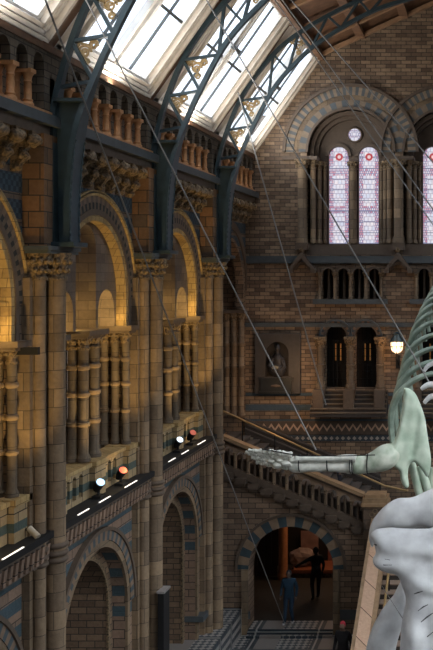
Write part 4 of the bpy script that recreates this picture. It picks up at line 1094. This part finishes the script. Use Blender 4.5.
# ribs
ys = [373, 361, 347.5, 334, 321, 311, 303, 296, 290, 285, 281]
xl = [391, 395, 399, 403, 407, 411, 415, 419, 423, 427, 430]
for k in range(11):
    Y = 19.2+.42*k
    y0 = ys[k]; xc = 441+.3*k; a = xc-xl[k]; b = (46-2.4*k)
    pts = []
    for q in range(0, 19):
        an = PI/2+q*(PI*.66)/18
        x = xc+a*math.cos(an); y = y0+b-b*math.sin(an)
        if an > PI: y = y0+b-1.9*b*math.sin(an)
        pts.append((x, y, Y+.2*q/14, (4.3-.17*k)*(1-.3*abs(q-9)/9)))
    bm = B(); L = [P(x, y, d) for x, y, d, r in pts]; RR = [(r*d/F*1.25, r*d/F*.85) for x, y, d, r in pts]
    tube(bm, L, RR, 10); part('rib', bm, M['ribbone'], W, smooth=True)
    cxw = P(xc, 0, Y).x
    bm = B(); tube(bm, [Vector((2*cxw-p.x, p.y, p.z)) for p in L], RR, 8); part('rib', bm, M['ribbone'], W, smooth=True)
    bm = B(); c0 = P(xc+2, y0+1, Y); blob(bm, c0, .13, .2, .12, 2); blob(bm, c0+Vector((.05, 0, .12)), .03, .1, .2, 2); part('vertebra', bm, M['ribbone'], W, smooth=True)
for pts in ([(436,362,18.8,2.2),(428,366,18.8,2.4),(424,371,18.8,1.8)], [(438,384,18.6,3.2),(428,385,18.6,3),(421,389,18.6,2)], [(438,396,18.6,3.2),(430,397,18.6,2.8),(424,403,18.6,2)]):
    bm = B(); pxtube(bm, pts, 10); part('breast_bone', bm, M['bone'], W, smooth=True)
for pts in ([(411,462,18.5,4),(415,475,18.5,4.4),(419,492,18.5,4.2),(424,505,18.5,4)], [(420,466,18.5,3.4),(425,480,18.5,4),(430,498,18.5,4)], [(434,468,18.6,4),(432,490,18.6,5),(431,505,18.6,5)]):
    bm = B(); pxtube(bm, pts, 10); part('lower_rib', bm, M['greenbone'], W, smooth=True)
# skull
bm = B()
bone_plate(bm, [(372,548),(369,538),(371,524),(378,513),(387,504),(398,498),(412,497),(424,492),(436,487),(452,484),(452,534),(432,530),(420,527),(405,531),(390,530),(379,535),(374,545)], 15.7, .30, 18, 2.0, lump=.08)
soften(bm, 10); part('skull_back', bm, M['bone'], W, smooth=True)
bm = B()
bone_plate(bm, [(373,540),(371,534),(376,529),(388,527),(410,528),(430,528),(455,530),(455,680),(400,680),(400,650),(402,622),(406,600),(402,586),(397,575),(385,572),(375,566),(373,558),(376,552)], 15.1, .36, 22, 2.2, lump=.10, tilt=(0, -.006), ref=(400, 540),
           ridges=(((380,560),(440,585),9,.07), ((376,533),(432,545),8,.05), ((412,600),(416,660),8,.10), ((385,551),(430,556),7,-.06), ((428,600),(432,660),7,-.06)))
soften(bm, 7); part('skull', bm, M['bone'], W, smooth=True, label='massive pale grey skull with grooves and cracks')
bm = B()
bone_plate(bm, [(404,576),(399,584),(394,594),(386,604),(378,616),(371,631),(366,650),(364,672),(394,675),(395,655),(399,636),(406,618),(412,600),(412,584)], 15.9, .22, 13, 2.0, lump=.25)
soften(bm, 8); part('jaw_bone', bm, M['bone'], W, smooth=True)
bm = B()
for a, b in (((417,594),(423,591)), ((421,610),(427,605)), ((424,620),(432,613)), ((428,634),(436,628)), ((374,546),(377,544))):
    tube(bm, [P(a[0], a[1], 14.38), P((a[0]+b[0])/2, (a[1]+b[1])/2-.5, 14.37), P(b[0], b[1], 14.38)], [.002, .012, .002], 6)
bm.free()
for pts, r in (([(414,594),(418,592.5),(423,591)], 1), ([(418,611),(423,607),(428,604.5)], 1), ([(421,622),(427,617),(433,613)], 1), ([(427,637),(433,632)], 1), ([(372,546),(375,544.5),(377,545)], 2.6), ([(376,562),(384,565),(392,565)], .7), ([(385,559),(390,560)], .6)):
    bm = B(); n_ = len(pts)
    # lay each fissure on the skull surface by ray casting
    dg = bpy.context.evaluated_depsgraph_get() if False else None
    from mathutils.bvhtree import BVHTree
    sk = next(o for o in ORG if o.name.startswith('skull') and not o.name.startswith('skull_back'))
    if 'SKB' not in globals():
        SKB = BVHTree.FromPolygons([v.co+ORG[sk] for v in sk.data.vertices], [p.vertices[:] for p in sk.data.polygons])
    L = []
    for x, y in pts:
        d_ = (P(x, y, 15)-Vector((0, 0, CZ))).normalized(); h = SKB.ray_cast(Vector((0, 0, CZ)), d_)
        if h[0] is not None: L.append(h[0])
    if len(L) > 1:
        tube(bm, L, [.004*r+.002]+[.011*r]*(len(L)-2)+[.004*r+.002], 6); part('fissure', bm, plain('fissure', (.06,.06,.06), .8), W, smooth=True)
# cables
def cable(p, q, r, lab):
    bm = B(); L = [p.lerp(q, k/12) for k in range(13)]
    tube(bm, L, r, 6); o = part('suspension_cable', bm, M['cable'], smooth=True); tag(o, lab, 'cable', 'steel suspension cables')
cable(P(43, -6, 11.5), P(286, 627, 29.3), .014, 'steel cable from top left corner down to the doorway floor')
cable(P(84, -4, 16.4), P(316, 450, 17.9), .014, 'steel cable running from upper left to the flipper')
cable(P(203, -6, 20), P(436, 394, 18.6), .015, 'steel cable crossing the left great arch to the ribs')
cable(P(238, 92, 26), P(326, 405, 26.5), .019, 'steel cable hanging past the memorial niche')
cable(P(278, -6, 18), P(445, 226, 18), .015, 'lowest of three steel cables crossing the stained glass')
cable(P(272, -4, 18), P(446, 243, 18), .013, 'thin cable just below the bundle crossing the stained glass')
cable(P(286, -6, 18), P(445, 176, 18), .015, 'topmost steel cable of the bundle crossing the stained glass')
cable(P(382, 586, 15.2), P(426, 655, 14.4), .006, 'hair-thin wire crossing the whale jaw')

# ================================================================ PEOPLE
def person(nm, lab, base, H, face, cols, arm=None, stride=.16, hat=None, seatcut=0):
    """one skinned body; face = heading angle; cols = top, trousers, skin, hair"""
    t = thing(nm, lab, 'person', base); s = H/1.72
    J = {'pel': (0,0,.93), 'sp': (0,-.01,1.12), 'ch': (0,0,1.32), 'nk': (0,.01,1.47), 'hd': (0,.03,1.56),
         'kl': (-.10,.06+stride*.3,.50), 'al': (-.11,.02-stride*.5,.10), 'tl': (-.12,.17-stride*.5,.05),
         'kr': (.10,.08-stride*.2,.50), 'ar': (.11,stride*.7,.10), 'tr': (.12,.16+stride*.7,.05), 'hl': (-.10,0,.86), 'hr': (.10,0,.86),
         'sl': (-.18,0,1.40), 'sr': (.18,0,1.40), 'el': (-.25,-.04,1.13), 'er': (.25,-.04,1.13), 'wl': (-.25,.08,.90), 'wr': (.25,.08,.90)}
    if arm: J.update(arm)
    Rr = {'pel': .155, 'sp': .14, 'ch': .165, 'nk': .062, 'hd': .058, 'hl': .10, 'hr': .10, 'kl': .07, 'kr': .07, 'al': .05, 'ar': .05, 'tl': .045, 'tr': .045, 'sl': .075, 'sr': .075, 'el': .052, 'er': .052, 'wl': .036, 'wr': .036}
    E = [('pel','sp'),('sp','ch'),('ch','nk'),('nk','hd'),('pel','hl'),('hl','kl'),('kl','al'),('al','tl'),('pel','hr'),('hr','kr'),('kr','ar'),('ar','tr'),('ch','sl'),('sl','el'),('el','wl'),('ch','sr'),('sr','er'),('er','wr')]
    names_ = list(J); me = bpy.data.meshes.new('tmp'); me.from_pydata([Vector(J[n_])*s for n_ in names_], [(names_.index(a), names_.index(b)) for a, b in E], [])
    o = bpy.data.objects.new('tmp', me); COL.objects.link(o)
    sk = o.modifiers.new('s', 'SKIN')
    for n_, v in zip(names_, me.skin_vertices[0].data):
        v.radius = (Rr[n_]*s, Rr[n_]*s*(.8 if n_ in ('pel','sp','ch') else 1)); v.use_root = n_ == 'pel'
    sb = o.modifiers.new('u', 'SUBSURF'); sb.levels = 2; sb.render_levels = 2
    dg = bpy.context.evaluated_depsgraph_get(); ev = o.evaluated_get(dg); m2 = bpy.data.meshes.new_from_object(ev)
    bpy.data.objects.remove(o)
    bm = B(); bm.from_mesh(m2)
    hd = Vector((0, .035*s, 1.61*s)); n0 = len(bm.verts)
    blob(bm, hd, .078*s, .098*s, .118*s, 3)
    blob(bm, hd+Vector((0, .10*s, -.01*s)), .014*s, .022*s, .025*s, 2)
    for e in (-1, 1): blob(bm, hd+Vector((e*.08*s, 0, -.01*s)), .012*s, .02*s, .03*s, 2); 
    for w_, e_ in (('wl', 'el'), ('wr', 'er')):
        w = Vector(J[w_])*s; d = (w-Vector(J[e_])*s).normalized(); sd = Vector((0, 1, 0)).cross(d).normalized()
        fw = sd.cross(d)
        blob(bm, w+d*.05*s, .03*s, .045*s, .05*s, 2)
        for k in range(4):
            b0 = w+d*.08*s+fw*(k-1.5)*.02*s
            tube(bm, [b0, b0+d*.04*s+sd*.005*s, b0+d*(.075-.008*abs(k-1.3))*s+sd*.02*s], [.0095*s, .009*s, .006*s], 6)
        b0 = w+d*.03*s+fw*.035*s; tube(bm, [b0, b0+d*.03*s+fw*.03*s, b0+d*.06*s+fw*.035*s], [.012*s, .01*s, .007*s], 6)
    M2 = Matrix.Rotation(face, 3, 'Z')
    zmap = [v.co.z/s for v in bm.verts]
    fm = []
    for f in bm.faces:
        c_ = f.calc_center_median()/s
        wr = min((c_-Vector(J['wl'])).length, (c_-Vector(J['wr'])).length)
        hand = any((c_-(Vector(J[w_])+(Vector(J[w_])-Vector(J[e_])).normalized()*.08)).length < .085 for w_, e_ in (('wl','el'),('wr','er')))
        fm.append(2 if (c_.z > 1.475 or hand) else (3 if c_.z < .10 else (1 if c_.z < .88 and abs(c_.x) < .21 else 0)))
    bmesh.ops.transform(bm, matrix=M2.to_4x4(), verts=bm.verts[:]); bmesh.ops.translate(bm, verts=bm.verts[:], vec=Vector(base))
    mats = [plain(nm+'_m%d' % k, c_, .8, scale=9) for k, c_ in enumerate(cols)]
    b_ = part('body', bm, mats[0], t, smooth=True, recalc=False)
    for m_ in mats[1:4]: b_.data.materials.append(m_)
    for p, k in zip(b_.data.polygons, fm): p.material_index = k
    bm = B(); r = bmesh.ops.create_icosphere(bm, subdivisions=3, radius=1)
    for v in r['verts']: v.co = Vector((v.co.x*.088, v.co.y*.106-.012, v.co.z*.122+.018))*s+hd
    bmesh.ops.delete(bm, geom=[v for v in bm.verts if (v.co-hd).z < -.03*s or ((v.co-hd).y > .045*s and (v.co-hd).z < .07*s)], context='VERTS')
    bmesh.ops.transform(bm, matrix=M2.to_4x4(), verts=bm.verts[:]); bmesh.ops.translate(bm, verts=bm.verts[:], vec=Vector(base))
    part('hat' if hat else 'hair', bm, plain(nm+'_hair', hat or cols[4], .8), t, smooth=True)
    bm = B()
    for e in (-1, 1): blob(bm, hd+Vector((e*.03*s, .09*s, .005*s)), .011*s, .008*s, .009*s, 1)
    blob(bm, hd+Vector((0, .09*s, -.055*s)), .02*s, .008*s, .006*s, 1)
    bmesh.ops.transform(bm, matrix=M2.to_4x4(), verts=bm.verts[:]); bmesh.ops.translate(bm, verts=bm.verts[:], vec=Vector(base))
    part('face_features', bm, plain(nm+'_eyes', (.05,.02,.02), .5), t)
    return t
person('person', 'person in a blue jacket and jeans walking through the large doorway', P(289, 629, 29.42).xy.to_3d()+Vector((0,0,.16)), 1.66, PI*.97,
       [(.012,.045,.085), (.012,.035,.07), (.12,.08,.06), (.5,.5,.5), (.03,.03,.04)])
person('person', 'dark-clad person in silhouette reaching toward the exhibition case', P(316, 601, 32.0).xy.to_3d(), 1.78, .5,
       [(.006,.006,.007), (.006,.006,.007), (.02,.015,.012), (.005,.005,.005), (.005,.005,.005)],
       arm={'el': (-.42,.12,1.26), 'wl': (-.66,.2,1.12)})
person('person', 'person in dark coat and red hat at the foot of the pink parapet', P(343, 683, 25.5).xy.to_3d(), 1.65, PI*.9,
       [(.012,.012,.015), (.01,.01,.012), (.25,.15,.1), (.02,.02,.02), (.1,.02,.02)], hat=(.45,.03,.05))
pp = P(339, 478, 30.0); 
person('person', 'person in a navy top descending the stairs behind the balustrade', Vector((pp.x, 29.9, CZ+stz(pp.x)+.5)), 1.05, -PI/2,
       [(.02,.035,.075), (.02,.02,.03), (.25,.16,.12), (.02,.02,.02), (.03,.02,.02)])

# ================================================================ LIGHT, WORLD, CAMERA
w = bpy.data.worlds.new('World'); bpy.context.scene.world = w; w.use_nodes = True; nt = w.node_tree; bg = nt.nodes['Background']
tc = N(nt, 'ShaderNodeTexCoord'); sp = N(nt, 'ShaderNodeSeparateXYZ'); nt.links.new(tc.outputs['Generated'], sp.inputs[0])
rp = N(nt, 'ShaderNodeValToRGB'); nt.links.new(sp.outputs[2], rp.inputs[0])
rp.color_ramp.elements[0].position = 0.0; rp.color_ramp.elements[0].color = (.035,.038,.042,1)
rp.color_ramp.elements[1].position = .45; rp.color_ramp.elements[1].color = (.80,.86,.92,1)
nt.links.new(rp.outputs[0], bg.inputs[0]); bg.inputs[1].default_value = 3.4
su = lamp('sun', 'SUN', (0, 0, 30), 0.7, (1,.96,.9), angle=.6); su.rotation_euler = (math.radians(35), math.radians(30), 0)
cam = bpy.data.cameras.new('camera'); co = bpy.data.objects.new('camera', cam); COL.objects.link(co)
co.location = (0, 0, CZ); co.rotation_euler = (PI/2, 0, 0)
cam.sensor_fit = 'HORIZONTAL'; cam.sensor_width = 36; cam.lens = 36*F/433.0
cam.shift_x = -(VX-216.5)/433.0; cam.shift_y = -(325-VY)/433.0
cam.clip_start = .1; cam.clip_end = 200
sc_ = bpy.context.scene; sc_.camera = co
sc_.view_settings.view_transform = 'Standard'; sc_.view_settings.look = 'None'; sc_.view_settings.exposure = 0.68; sc_.view_settings.gamma = 1
